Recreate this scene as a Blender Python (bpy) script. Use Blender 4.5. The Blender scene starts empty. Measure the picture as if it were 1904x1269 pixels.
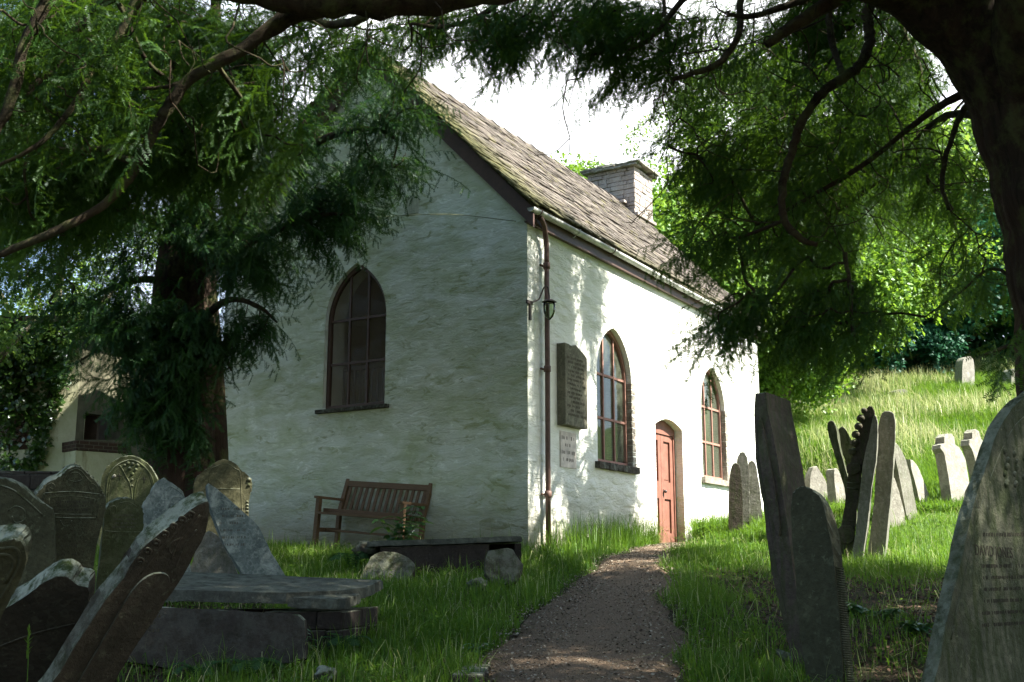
import bpy, bmesh, math, random
import numpy as np
from mathutils import Vector, Matrix, noise as mnoise
random.seed(7); RNG = np.random.default_rng(11)
scene = bpy.context.scene
COL = scene.collection

# ------------------------------------------------------------------ camera, sky, sun, exposure
F = 2080.0; CX = 952.0; CY = 634.5; HOR = 1050.0
TH = math.atan((HOR - CY) / F); CT, ST = math.cos(TH), math.sin(TH)
EYE = np.array([0.0, 0.0, 1.6])
cam_d = bpy.data.cameras.new('camera'); cam = bpy.data.objects.new('camera', cam_d); COL.objects.link(cam)
cam.location = EYE; cam.rotation_euler = (math.pi / 2 + TH, 0, 0)
cam_d.sensor_width = 36.0; cam_d.lens = 36.0 * F / 1904.0
cam_d.clip_start = 0.05; cam_d.clip_end = 900.0
scene.camera = cam

SUN_AZ = (0.97, -0.25); SUN_EL = math.radians(49)
_n = math.hypot(*SUN_AZ); SUN_H = np.array([SUN_AZ[0] / _n, SUN_AZ[1] / _n])
SUN_V = np.array([SUN_H[0] * math.cos(SUN_EL), SUN_H[1] * math.cos(SUN_EL), math.sin(SUN_EL)])
world = bpy.data.worlds.new('World'); scene.world = world; world.use_nodes = True
wn, wl = world.node_tree.nodes, world.node_tree.links
wn.clear()
wo = wn.new('ShaderNodeOutputWorld'); bg = wn.new('ShaderNodeBackground'); bg.inputs[1].default_value = 0.072
sky = wn.new('ShaderNodeTexSky'); sky.sky_type = 'NISHITA'; sky.sun_disc = False
sky.sun_elevation = SUN_EL; sky.sun_rotation = math.atan2(SUN_H[0], SUN_H[1])
tc = wn.new('ShaderNodeTexCoord')
nz = wn.new('ShaderNodeTexNoise'); nz.inputs['Scale'].default_value = 1.5; nz.inputs['Detail'].default_value = 6
wl.new(tc.outputs['Generated'], nz.inputs['Vector'])
ramp = wn.new('ShaderNodeValToRGB')
ramp.color_ramp.elements[0].position = 0.56; ramp.color_ramp.elements[1].position = 0.72
wl.new(nz.outputs['Fac'], ramp.inputs['Fac'])
# a big bright cloud bank behind the chapel, blue either side of it
vd = wn.new('ShaderNodeVectorMath'); vd.operation = 'DOT_PRODUCT'
vd.inputs[1].default_value = Vector((0.10, 0.90, 0.42)).normalized()
wl.new(tc.outputs['Generated'], vd.inputs[0])
mr = wn.new('ShaderNodeMapRange'); mr.inputs[1].default_value = 0.90; mr.inputs[2].default_value = 0.975
wl.new(vd.outputs['Value'], mr.inputs[0])
mx = wn.new('ShaderNodeMath'); mx.operation = 'MAXIMUM'
wl.new(ramp.outputs['Color'], mx.inputs[0]); wl.new(mr.outputs[0], mx.inputs[1])
mix = wn.new('ShaderNodeMix'); mix.data_type = 'RGBA'
mix.inputs['B'].default_value = (7.4, 7.5, 7.7, 1)
wl.new(mx.outputs[0], mix.inputs['Factor']); wl.new(sky.outputs[0], mix.inputs['A'])
wl.new(mix.outputs['Result'], bg.inputs[0]); wl.new(bg.outputs[0], wo.inputs[0])

sun_d = bpy.data.lights.new('sun', 'SUN'); sun_d.energy = 5.0; sun_d.angle = math.radians(0.45); sun_d.color = (1.0, 0.95, 0.86)
sun = bpy.data.objects.new('sun', sun_d); COL.objects.link(sun)
sun.rotation_euler = Vector(SUN_V).to_track_quat('Z', 'Y').to_euler()
vs = scene.view_settings
vs.view_transform = 'Standard'; vs.look = 'None'; vs.gamma = 1.0; vs.exposure = 2.3; vs.use_curve_mapping = False
scene.cycles.max_bounces = 6; scene.cycles.diffuse_bounces = 3; scene.cycles.transparent_max_bounces = 8
scene.cycles.use_denoising = True

# ------------------------------------------------------------------ helpers
def ray(px, py):
    x = px - CX; u = CY - py
    return np.array([x, F * CT - u * ST, F * ST + u * CT])
def at(px, py, Y):
    r = ray(px, py); return EYE + r * (Y / r[1])
def on_plane(px, py, p0, n):
    r = ray(px, py); return EYE + r * (np.dot(p0 - EYE, n) / np.dot(r, n))
_a = math.atan(1288 / (F * CT + 415.5 * ST))
W = np.array([math.sin(_a), math.cos(_a), 0.0]); N = np.array([W[1], -W[0], 0.0])
C0 = at(982, 1025, 14.6)
ZC = C0[2]

def sstep(a, b, x):
    t = np.clip((np.asarray(x, float) - a) / (b - a), 0, 1); return t * t * (3 - 2 * t)
def softp(x, w):
    return w * np.logaddexp(0, np.asarray(x, float) / w)
def gz(x, y):
    x = np.asarray(x, float); y = np.asarray(y, float)
    b = 0.08 + 0.1155 * y - 0.0705 * softp(y - 14.4, 0.6)
    b = np.where(y < -12, 0.08 - 0.1155 * 12 + 0 * y, b)
    b = b - np.maximum(0, y - 60) * 0.02
    px, py = x - C0[0], y - C0[1]
    s = px * W[0] + py * W[1]; t = -(px * N[0] + py * N[1])
    ds = np.maximum(np.maximum(-s, s - 9.5), 0); dt = np.maximum(np.maximum(-t, t - 5.7), 0)
    clr = sstep(0.2, 3.2, np.hypot(ds, dt))
    yy = np.minimum(y, 75)
    add = 0.45 * sstep(14.2, 16.8, y) * sstep(2.8, 5.0, x) + 0.18 * softp(yy - 18.5, 1.2) * sstep(-6, 8, x) \
        + 0.055 * np.clip(x - 6, 0, 30) * sstep(14, 20, y)
    bump = 0.025 * np.sin(x * 1.7 + y * .6) * np.cos(y * 1.3 - x * .4)
    return b + add * clr + bump * sstep(0, 1.5, np.hypot(ds, dt))
def gzf(x, y): return float(gz(x, y))

def tag(o, label=None, cat=None, group=None, kind=None):
    if label: o['label'] = label
    if cat: o['category'] = cat
    if group: o['group'] = group
    if kind: o['kind'] = kind
    return o
def empty(name, loc=(0, 0, 0), rz=0.0, parent=None):
    o = bpy.data.objects.new(name, None); COL.objects.link(o); o.location = loc; o.rotation_euler = (0, 0, rz)
    o.empty_display_size = 0.2
    if parent: o.parent = parent
    return o
def link(name, me, mats=None, parent=None, loc=None):
    o = bpy.data.objects.new(name, me); COL.objects.link(o)
    if mats is not None:
        for m in (mats if isinstance(mats, (list, tuple)) else [mats]): me.materials.append(m)
    if parent: o.parent = parent
    if loc is not None: o.location = loc
    return o
def obj_bm(name, bm, mat, parent=None, loc=None, smooth=False):
    bmesh.ops.recalc_face_normals(bm, faces=bm.faces)
    me = bpy.data.meshes.new(name)
    if loc is not None and parent is None:
        bmesh.ops.translate(bm, verts=bm.verts, vec=-Vector(loc))
    bm.to_mesh(me); bm.free()
    if smooth:
        me.polygons.foreach_set('use_smooth', [True] * len(me.polygons))
    return link(name, me, mat, parent, loc if parent is None else None)
def np_mesh(name, V, T, mat, parent=None, attr=None, smooth=False, loc=None):
    V = np.asarray(V, np.float32).reshape(-1, 3); T = np.asarray(T, np.int32).reshape(-1, 3)
    if loc is not None: V = V - np.asarray(loc, np.float32)
    me = bpy.data.meshes.new(name)
    me.vertices.add(len(V)); me.vertices.foreach_set('co', V.ravel())
    me.loops.add(T.size); me.loops.foreach_set('vertex_index', T.ravel())
    me.polygons.add(len(T))
    me.polygons.foreach_set('loop_start', np.arange(0, T.size, 3, dtype=np.int32))
    if smooth: me.polygons.foreach_set('use_smooth', np.ones(len(T), bool))
    if attr is not None:
        a = me.attributes.new('tint', 'FLOAT', 'POINT'); a.data.foreach_set('value', np.asarray(attr, np.float32))
    me.update(calc_edges=True)
    return link(name, me, mat, parent, loc)
def add_box(bm, c, size, rot=None, jit=0.0, bevel=0.0):
    g = bmesh.ops.create_cube(bm, size=1.0)['verts']
    for v in g:
        v.co = Vector((v.co.x * size[0], v.co.y * size[1], v.co.z * size[2]))
        if jit: v.co += Vector([random.uniform(-jit, jit) for _ in range(3)])
    if bevel:
        es = list({e for v in g for e in v.link_edges})
        r = bmesh.ops.bevel(bm, geom=es, offset=bevel, segments=2, profile=0.6, affect='EDGES')
        g = list({v for f in r['faces'] for v in f.verts} | {v for v in g if v.is_valid})
    M = Matrix.Translation(Vector(c))
    if rot is not None: M = M @ (rot.to_4x4() if not isinstance(rot, Matrix) or len(rot) == 3 else rot)
    for v in g: v.co = M @ v.co
    return g
def box_between(bm, a, b, w, d, up=(0, 0, 1), bevel=0.0):
    a = Vector(a); b = Vector(b); z = (b - a); L = z.length; z.normalize()
    x = Vector(up).cross(z)
    if x.length < 1e-4: x = Vector((1, 0, 0))
    x.normalize(); y = z.cross(x)
    R = Matrix((x, y, z)).transposed()
    return add_box(bm, (a + b) / 2, (w, d, L), R, bevel=bevel)
def tube_arrays(P, R, sides=6, cap=True):
    P = np.asarray(P, float); n = len(P); R = np.broadcast_to(np.asarray(R, float), (n,))
    T = np.gradient(P, axis=0); T /= np.linalg.norm(T, axis=1, keepdims=True) + 1e-9
    up = np.array([0, 0, 1.0]) if abs(T[0][2]) < 0.9 else np.array([1.0, 0, 0])
    V = []; x = np.cross(up, T[0]); x /= np.linalg.norm(x)
    ang = np.arange(sides) * 2 * math.pi / sides
    for i in range(n):
        x = x - T[i] * np.dot(x, T[i]); x /= np.linalg.norm(x) + 1e-9; y = np.cross(T[i], x)
        V.append(P[i] + R[i] * (np.cos(ang)[:, None] * x + np.sin(ang)[:, None] * y))
    V = np.concatenate(V); Tr = []
    for i in range(n - 1):
        for k in range(sides):
            a = i * sides + k; b = i * sides + (k + 1) % sides; c = a + sides; d = b + sides
            Tr += [(a, b, d), (a, d, c)]
    if cap:
        m = len(V); V = np.vstack([V, P[0], P[-1]])
        for k in range(sides):
            Tr.append((m, (k + 1) % sides, k)); o = (n - 1) * sides
            Tr.append((m + 1, o + k, o + (k + 1) % sides))
    return V, np.array(Tr)
class Acc:
    def __init__(s): s.V = []; s.T = []; s.A = []; s.n = 0
    def add(s, V, T, a=0.5):
        V = np.asarray(V, np.float32).reshape(-1, 3); s.V.append(V); s.T.append(np.asarray(T).reshape(-1, 3) + s.n); s.n += len(V)
        s.A.append(np.broadcast_to(np.asarray(a, np.float32), (len(V),)))
    def tube(s, P, R, sides=6, a=0.5): s.add(*tube_arrays(P, R, sides), a)
    def build(s, name, mat, parent=None, smooth=False, loc=None):
        return np_mesh(name, np.concatenate(s.V), np.concatenate(s.T), mat, parent, np.concatenate(s.A), smooth, loc)
def catmull(P, k=5):
    P = np.asarray(P, float)
    if len(P) < 3: return P
    Q = np.vstack([2 * P[0] - P[1], P, 2 * P[-1] - P[-2]]); out = []
    for i in range(1, len(Q) - 2):
        p0, p1, p2, p3 = Q[i - 1:i + 3]
        for t in np.arange(k) / k:
            out.append(0.5 * ((2 * p1) + (-p0 + p2) * t + (2 * p0 - 5 * p1 + 4 * p2 - p3) * t * t + (-p0 + 3 * p1 - 3 * p2 + p3) * t ** 3))
    out.append(P[-1]); return np.array(out)
def chaikin(P, it=2):
    P = np.asarray(P, float)
    for _ in range(it):
        Q = np.roll(P, -1, axis=0)
        P = np.stack([0.75 * P + 0.25 * Q, 0.25 * P + 0.75 * Q], 1).reshape(-1, P.shape[1])
    return P

# ------------------------------------------------------------------ materials
class NT:
    def __init__(s, name):
        s.m = bpy.data.materials.new(name); s.m.use_nodes = True; s.t = s.m.node_tree; s.t.nodes.clear()
        s.out = s.t.nodes.new('ShaderNodeOutputMaterial')
        s.tc = s.t.nodes.new('ShaderNodeTexCoord')
    def n(s, typ, **kw):
        x = s.t.nodes.new(typ)
        for k, v in kw.items(): setattr(x, k, v)
        return x
    def L(s, a, b): s.t.links.new(a, b)
    def val(s, sock, v):
        if hasattr(v, 'is_output') or isinstance(v, bpy.types.NodeSocket): s.L(v, sock)
        else: sock.default_value = v
    def vec(s, scale=(1, 1, 1), loc=(0, 0, 0), rot=(0, 0, 0), src='Object'):
        mp = s.n('ShaderNodeMapping'); mp.inputs['Scale'].default_value = scale; mp.inputs['Location'].default_value = loc
        mp.inputs['Rotation'].default_value = rot
        s.L(s.tc.outputs[src], mp.inputs['Vector']); return mp.outputs[0]
    def noise(s, scale, detail=4, rough=.55, vec=None, dist=0.0):
        x = s.n('ShaderNodeTexNoise'); x.inputs['Scale'].default_value = scale; x.inputs['Detail'].default_value = detail
        x.inputs['Roughness'].default_value = rough; x.inputs['Distortion'].default_value = dist
        s.L(vec if vec is not None else s.tc.outputs['Object'], x.inputs['Vector']); return x.outputs['Fac']
    def n_col(s, scale):
        x = s.n('ShaderNodeTexNoise'); x.inputs['Scale'].default_value = scale; s.L(s.tc.outputs['Object'], x.inputs['Vector']); return x.outputs['Color']
    def ramp(s, fac, a, b, ca=(0, 0, 0, 1), cb=(1, 1, 1, 1)):
        x = s.n('ShaderNodeValToRGB'); e = x.color_ramp.elements
        e[0].position = a; e[1].position = b; e[0].color = ca; e[1].color = cb
        s.L(fac, x.inputs['Fac']); return x.outputs['Color']
    def mix(s, fac, a, b, mode='MIX'):
        x = s.n('ShaderNodeMix', data_type='RGBA', blend_type=mode)
        s.val(x.inputs['Factor'], fac)
        for sock, v in ((x.inputs['A'], a), (x.inputs['B'], b)):
            s.val(sock, v if not isinstance(v, tuple) else (v + (1,))[:4])
        return x.outputs['Result']
    def math(s, op, a, b=0.0, clamp=False):
        x = s.n('ShaderNodeMath', operation=op, use_clamp=clamp); s.val(x.inputs[0], a); s.val(x.inputs[1], b); return x.outputs[0]
    def bump(s, h, strength=.5, dist=.02, normal=None):
        x = s.n('ShaderNodeBump'); x.inputs['Strength'].default_value = strength; x.inputs['Distance'].default_value = dist
        s.L(h, x.inputs['Height'])
        if normal is not None: s.L(normal, x.inputs['Normal'])
        return x.outputs[0]
    def sep(s, src='Object'):
        x = s.n('ShaderNodeSeparateXYZ'); s.L(s.tc.outputs[src], x.inputs[0]); return x.outputs
    def attr(s, name='tint'):
        x = s.n('ShaderNodeAttribute', attribute_name=name); return x.outputs['Fac']
    def bsdf(s, col, rough=.8, normal=None, spec=.3, metal=0.0):
        p = s.n('ShaderNodeBsdfPrincipled'); s.val(p.inputs['Base Color'], col if not isinstance(col, tuple) else (col + (1,))[:4])
        s.val(p.inputs['Roughness'], rough); p.inputs['Specular IOR Level'].default_value = spec; p.inputs['Metallic'].default_value = metal
        if normal is not None: s.L(normal, p.inputs['Normal'])
        s.L(p.outputs[0], s.out.inputs[0]); return p

STONE_K = 1.0
def stone_mat(name, base, dark, lichen=(.42, .45, .38), lich=0.45, moss=0.5, bump=.6, streak=0.0, mosscol=(.06, .085, .022), toplich_lit=(.44, .47, .35)):
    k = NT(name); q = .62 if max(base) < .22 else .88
    base, dark, lichen, mosscol, toplich_lit = [tuple(x * q for x in t) for t in (base, dark, lichen, mosscol, toplich_lit)]
    c = k.mix(k.ramp(k.noise(2.6, 6, .6), .35, .65), base, dark)
    c = k.mix(k.math('MULTIPLY', k.ramp(k.noise(34, 4, .7), .45, .7), .5), c, tuple(x * .45 for x in dark))
    if streak:
        c = k.mix(k.math('MULTIPLY', k.ramp(k.noise(5, 5, .6, k.vec((5.5, 5.5, 1.2))), .42, .60), streak), c, mosscol)
    l1 = k.ramp(k.noise(7, 8, .72, dist=.6), 1 - lich - .06, 1 - lich + .12)
    c = k.mix(k.math('MULTIPLY', l1, .7), c, lichen)
    l2 = k.ramp(k.noise(26, 5, .62, k.vec(loc=(5, 2, 8))), .62, .72)
    c = k.mix(k.math('MULTIPLY', l2, .45), c, tuple(min(1, x * 1.35) for x in lichen))
    vo = k.n('ShaderNodeTexVoronoi'); vo.inputs['Scale'].default_value = 24; k.L(k.mix(.03, k.tc.outputs['Object'], k.n_col(9)), vo.inputs['Vector'])
    sp = k.n('ShaderNodeSeparateColor'); k.L(vo.outputs['Color'], sp.inputs[0])
    ros = k.math('MULTIPLY', k.ramp(vo.outputs['Distance'], .42, .22), k.ramp(sp.outputs[0], .80, .86))
    c = k.mix(k.math('MULTIPLY', ros, lich * .35), c, tuple(min(1, x * 1.15) for x in lichen))
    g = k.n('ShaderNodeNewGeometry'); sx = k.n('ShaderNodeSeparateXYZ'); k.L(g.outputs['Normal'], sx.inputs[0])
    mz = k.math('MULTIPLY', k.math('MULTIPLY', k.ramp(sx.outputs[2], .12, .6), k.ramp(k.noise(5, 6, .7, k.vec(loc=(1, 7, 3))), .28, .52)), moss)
    top = k.mix(k.ramp(k.noise(11, 6, .7, k.vec(loc=(2, 9, 4))), .40, .56), mosscol, toplich_lit)  # moss and pale lichen on tops, lichen brightened to carry sky light
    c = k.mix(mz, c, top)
    h = k.math('ADD', k.noise(9, 8, .7), k.math('MULTIPLY', k.noise(60, 4, .7), .35))
    h = k.math('ADD', h, k.math('MULTIPLY', l1, .12))
    k.bsdf(c, .92, k.bump(h, bump, .02), .15)
    return k.m

def simple_mat(name, col, rough=.7, spec=.3, metal=0, var=.25, scale=12, bump=.15, grain=None):
    k = NT(name)
    v = k.vec(grain) if grain else None
    nz_ = k.noise(scale, 5, .6, v)
    c = k.mix(k.ramp(nz_, .3, .7), tuple(x * (1 - var) for x in col), tuple(min(1, x * (1 + var)) for x in col))
    c = k.mix(k.math('MULTIPLY', k.ramp(k.noise(2.2, 4, .6), .5, .75), .35), c, tuple(x * .5 for x in col))
    k.bsdf(c, rough, k.bump(nz_, bump, .01), spec, metal); return k.m

def leaf_mat(name, c1, c2, trans=.45, tcol=None, rough=.5, gloss=.08):
    k = NT(name)
    col = k.mix(k.attr(), c1, c2)
    tc_ = k.mix(.5, col, tcol or (.16, .25, .03))
    d = k.n('ShaderNodeBsdfDiffuse'); k.val(d.inputs[0], col)
    t = k.n('ShaderNodeBsdfTranslucent'); k.val(t.inputs[0], tc_)
    m1 = k.n('ShaderNodeMixShader'); m1.inputs[0].default_value = trans; k.L(d.outputs[0], m1.inputs[1]); k.L(t.outputs[0], m1.inputs[2])
    g = k.n('ShaderNodeBsdfGlossy'); g.inputs['Roughness'].default_value = rough; g.inputs[0].default_value = (.8, .85, .9, 1)
    m2 = k.n('ShaderNodeMixShader'); m2.inputs[0].default_value = gloss; k.L(m1.outputs[0], m2.inputs[1]); k.L(g.outputs[0], m2.inputs[2])
    k.L(m2.outputs[0], k.out.inputs[0]); return k.m

def whitewash_mat():
    k = NT('whitewash')
    s = k.sep()
    big = k.noise(.9, 4, .6)
    # long horizontal trowel ridges of the limewashed rubble
    hv = k.vec((1.3, 1.3, 4.2)); r1 = k.noise(3.2, 5, .62, hv, 1.1)
    r2 = k.noise(14, 5, .65, k.vec((1, 1, 2.2)), .4); r3 = k.noise(70, 3, .6)
    h = k.math('ADD', r1, k.math('MULTIPLY', r2, .45)); h = k.math('ADD', h, k.math('MULTIPLY', r3, .1))
    c = k.mix(k.ramp(big, .35, .7), (.755, .775, .69), (.835, .845, .77))
    gab = k.math('SUBTRACT', 1.0, k.ramp(s[0], .004, .02))          # gable face only: algae, greened further to carry light bounced off foliage
    g1 = k.ramp(k.noise(1.5, 6, .65, k.vec((1, 1, 1.8), (3, 1, 2)), .5), .42, .66)
    g1 = k.math('MULTIPLY', g1, k.math('MULTIPLY', gab, .70))
    c = k.mix(g1, c, (.40, .45, .22))
    g2 = k.math('MULTIPLY', k.ramp(k.noise(2.6, 5, .7, k.vec((1, 1, 2.8), (9, 4, 1)), .8), .57, .66), k.math('MULTIPLY', gab, .7))
    c = k.mix(g2, c, (.25, .27, .085))
    # pitting between the ridges
    c = k.mix(k.math('MULTIPLY', k.ramp(r1, .40, .26), k.math('ADD', k.math('MULTIPLY', gab, .25), .05)), c, (.34, .37, .24))
    # damp base
    lo = k.math('MULTIPLY', k.ramp(k.math('ADD', s[2], k.math('MULTIPLY', k.noise(2.2, 4, .6), -.9)), .02, -.45 + .55), .0)
    base = k.n('ShaderNodeMapRange'); base.inputs[1].default_value = .75; base.inputs[2].default_value = -.1
    k.L(k.math('ADD', s[2], k.math('MULTIPLY', k.noise(2.6, 5, .65), -.5)), base.inputs[0])
    c = k.mix(k.math('MULTIPLY', base.outputs[0], .75), c, (.21, .18, .11))
    vo = k.n('ShaderNodeTexVoronoi', feature='SMOOTH_F1'); vo.inputs['Scale'].default_value = 1.0; vo.inputs['Smoothness'].default_value = .35; k.L(k.mix(.10, k.vec((3.4, 3.4, 7.5)), k.n_col(3)), vo.inputs['Vector'])
    h = k.math('ADD', k.math('MULTIPLY', h, .75), k.math('MULTIPLY', vo.outputs['Distance'], -.9))
    h = k.math('MULTIPLY', h, k.math('ADD', k.math('MULTIPLY', k.ramp(k.noise(1.1, 4, .6, k.vec(loc=(8, 2, 5))), .35, .65), .8), .35))
    k.bsdf(c, .95, k.bump(h, .8, .075), .1); return k.m

def tile_mat():
    k = NT('roof_tile')
    a = k.attr(); s = k.sep()
    c = k.mix(a, (.050, .044, .039), (.160, .138, .120))
    c = k.mix(k.math('MULTIPLY', k.ramp(k.noise(9, 5, .7), .5, .62), .55), c, (.20, .188, .16))
    c = k.mix(k.math('MULTIPLY', k.ramp(k.noise(4, 5, .7, k.vec(loc=(3, 3, 1))), .56, .66), .6), c, (.17, .16, .07))
    edge = k.ramp(k.math('ADD', s[0], k.math('MULTIPLY', k.noise(2.0, 5, .7), -1.9)), -1.0 + .55, .15, (1, 1, 1, 1), (0, 0, 0, 1))
    edge2 = k.n('ShaderNodeMapRange'); edge2.inputs[1].default_value = .55; edge2.inputs[2].default_value = -.75
    k.L(k.math('ADD', s[0], k.math('MULTIPLY', k.noise(2.4, 5, .7), -1.5)), edge2.inputs[0])
    ms = k.mix(k.ramp(k.noise(9, 5, .7), .4, .62), (.040, .043, .020), (.13, .125, .06))
    c = k.mix(edge2.outputs[0], c, ms)
    eave = k.n('ShaderNodeMapRange'); eave.inputs[1].default_value = 5.15; eave.inputs[2].default_value = 4.7
    k.L(k.math('ADD', s[2], k.math('MULTIPLY', k.noise(1.6, 5, .7), .5)), eave.inputs[0])
    c = k.mix(k.math('MULTIPLY', eave.outputs[0], .75), c, (.085, .085, .04))
    k.bsdf(c, .95, k.bump(k.noise(25, 6, .7), .7, .012), .1); return k.m

def glass_mat(name, tint=(.55, .6, .55), refl=.35, lit_veil=None):
    k = NT(name)
    t = k.n('ShaderNodeBsdfTransparent'); t.inputs[0].default_value = tint + (1,)
    g = k.n('ShaderNodeBsdfGlossy'); g.inputs['Roughness'].default_value = .03
    k.L(k.bump(k.noise(1.7, 2), .25, .02), g.inputs['Normal'])
    fr = k.n('ShaderNodeLayerWeight'); fr.inputs[0].default_value = refl
    m = k.n('ShaderNodeMixShader'); k.L(fr.outputs['Fresnel'], m.inputs[0]); k.L(t.outputs[0], m.inputs[1]); k.L(g.outputs[0], m.inputs[2]); o = m
    if lit_veil:  # diffuse veil standing in for interior light and reflections on the glass
        d = k.n('ShaderNodeBsdfDiffuse'); d.inputs[0].default_value = lit_veil[0] + (1,); tl = k.n('ShaderNodeBsdfTranslucent'); tl.inputs[0].default_value = lit_veil[0] + (1,)
        ad = k.n('ShaderNodeMixShader'); k.L(d.outputs[0], ad.inputs[1]); k.L(tl.outputs[0], ad.inputs[2]); o = k.n('ShaderNodeMixShader')
        k.L(k.math('MULTIPLY', k.ramp(k.noise(4, 4, .6), .2, .8, (.6, .6, .6, 1)), lit_veil[1]), o.inputs[0]); k.L(m.outputs[0], o.inputs[1]); k.L(ad.outputs[0], o.inputs[2])
    k.L(o.outputs[0], k.out.inputs[0]); return k.m

def bark_mat(name, a, b, red=None, sc=(6, 6, .9)):
    k = NT(name)
    v = k.vec(sc); n1 = k.noise(2.2, 8, .68, v, .6)
    c = k.mix(k.ramp(n1, .35, .65), a, b)
    c = k.mix(k.math('MULTIPLY', k.ramp(k.noise(5, 6, .7), .48, .62), .6), c, (.085, .10, .035))
    if red: c = k.mix(k.math('MULTIPLY', k.ramp(k.noise(1.6, 4, .6, k.vec((2, 2, .5), (4, 4, 4))), .5, .65), .6), c, red)
    k.bsdf(c, .95, k.bump(k.math('ADD', n1, k.math('MULTIPLY', k.noise(30, 4, .6, v), .3)), .9, .05), .1); return k.m

M_white = whitewash_mat(); M_tile = tile_mat()
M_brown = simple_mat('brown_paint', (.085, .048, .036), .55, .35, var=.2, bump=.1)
M_terra = simple_mat('terracotta_paint', (.195, .086, .060), .6, .3, var=.22, scale=6)
M_terra_frame = simple_mat('faded_terracotta_paint', (.27, .145, .11), .7, .3, var=.2)
M_pipe = simple_mat('pipe_paint', (.115, .066, .050), .6, .35, var=.3)
M_gutter = simple_mat('gutter_paint', (.42, .43, .39), .6, .35, var=.3, scale=5)
M_iron = simple_mat('iron', (.045, .032, .028), .5, .5)
M_slate = stone_mat('sill_slate', (.11, .095, .07), (.06, .055, .045), lich=.42, moss=.3)
M_rubble = stone_mat('rubble_stone', (.40, .35, .31), (.27, .23, .20), (.50, .48, .44), .42, .15, .7)
M_rubble_dark = stone_mat('dark_rubble', (.085, .068, .054), (.045, .036, .030), (.13, .12, .09), .34, .8, .9)  # near-black stone, also used for the dark fill under the tomb slab
M_mortar = simple_mat('mortar', (.22, .20, .17), .95, .1)
M_teak = simple_mat('weathered_teak', (.145, .088, .050), .7, .25, var=.3, scale=9, grain=(1, 14, 14), bump=.3)
M_inner = simple_mat('interior_plaster', (.78, .70, .60), .9, .1, var=.05)
M_innerdark = simple_mat('interior_wood', (.06, .04, .03), .6, .3)
M_rail = simple_mat('white_rail_paint', (.66, .63, .56), .6, .3, var=.05)
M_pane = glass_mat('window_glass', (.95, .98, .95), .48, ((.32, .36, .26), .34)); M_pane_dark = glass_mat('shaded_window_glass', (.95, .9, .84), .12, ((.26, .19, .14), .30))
M_lampglass = glass_mat('lamp_glass', (.75, .85, .7), .3)
M_bark = bark_mat('yew_bark', (.016, .012, .009), (.048, .034, .025), (.055, .030, .020))
M_bark2 = bark_mat('branch_bark', (.017, .013, .009), (.060, .050, .030), (.05, .030, .019), (5, 4, 5))
M_barkg = bark_mat('tree_bark', (.12, .10, .07), (.2, .18, .13))
M_yew = leaf_mat('yew_needles', (.009, .036, .006), (.052, .115, .014), .36, (.15, .28, .016), .5, .018)
M_yew2 = leaf_mat('old_yew_needles', (.006, .028, .007), (.028, .078, .013), .30, (.10, .22, .02), .5, .018)
M_leaf = leaf_mat('sycamore_leaves', (.085, .20, .018), (.17, .29, .035), .42, (.27, .42, .03), .5, .03)
M_leaf2 = leaf_mat('ash_leaves', (.085, .18, .03), (.16, .26, .05), .48, (.28, .42, .05), .5, .03)
M_leaf3 = leaf_mat('dark_leaves', (.010, .060, .030), (.030, .105, .050), .25, (.05, .17, .06), .5, .02)
M_ivy = leaf_mat('ivy_leaves', (.025, .06, .012), (.06, .13, .02), .3, (.12, .22, .02), .3, .08)
M_plant = leaf_mat('plant_leaves', (.03, .11, .03), (.07, .17, .03), .35, (.14, .28, .03), .35, .12)
M_fern = leaf_mat('fern_leaves', (.018, .06, .015), (.04, .10, .022), .3, (.08, .18, .03), .6, .02)
M_grass = leaf_mat('grass_blades', (.045, .120, .010), (.140, .235, .030), .43, (.18, .32, .018), .5, .015)
M_hay = leaf_mat('meadow_blades', (.20, .30, .07), (.50, .48, .28), .40, (.42, .42, .16), .5, .02)

# ------------------------------------------------------------------ ground, path
def ground_mat():
    k = NT('ground_soil')
    g = k.ramp(k.noise(.6, 5, .6), .4, .6)
    soil = k.mix(k.ramp(k.noise(14, 6, .7), .35, .65), (.020, .014, .010), (.060, .040, .027))
    grass = k.mix(k.ramp(k.noise(5, 5, .6), .35, .65), (.035, .075, .015), (.09, .15, .03))
    s = k.sep()
    far = k.ramp(s[1], 15 / 1.0, 15.5)
    fm = k.n('ShaderNodeMapRange'); fm.inputs[1].default_value = 10.5; fm.inputs[2].default_value = 14.5; k.L(s[1], fm.inputs[0])
    c = k.mix(k.math('MAXIMUM', fm.outputs[0], k.math('MULTIPLY', g, .22)), soil, grass)
    k.bsdf(c, .95, k.bump(k.math('ADD', k.noise(22, 6, .7), k.noise(4, 3)), .8, .04), .1); return k.m
def axis(lo, hi, a, b, fine, coarse_n):
    l = -np.geomspace(1, a - lo + 1, coarse_n)[::-1] + 1 + a; h = np.geomspace(1, hi - b + 1, coarse_n) - 1 + b
    return np.unique(np.round(np.concatenate([l, np.arange(a, b, fine), h]), 4))
gx = axis(-260, 260, -9, 14, .25, 26); gy = axis(-60, 420, 3, 32, .25, 30)
GX, GY = np.meshgrid(gx, gy); GZ = gz(GX, GY)
V = np.stack([GX, GY, GZ], -1).reshape(-1, 3); nx = len(gx)
ii, jj = np.meshgrid(np.arange(len(gy) - 1), np.arange(nx - 1), indexing='ij'); a_ = (ii * nx + jj).ravel()
T = np.concatenate([np.stack([a_, a_ + 1, a_ + nx + 1], 1), np.stack([a_, a_ + nx + 1, a_ + nx], 1)])
tag(np_mesh('ground', V, T, ground_mat(), smooth=True), kind='structure')

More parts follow.
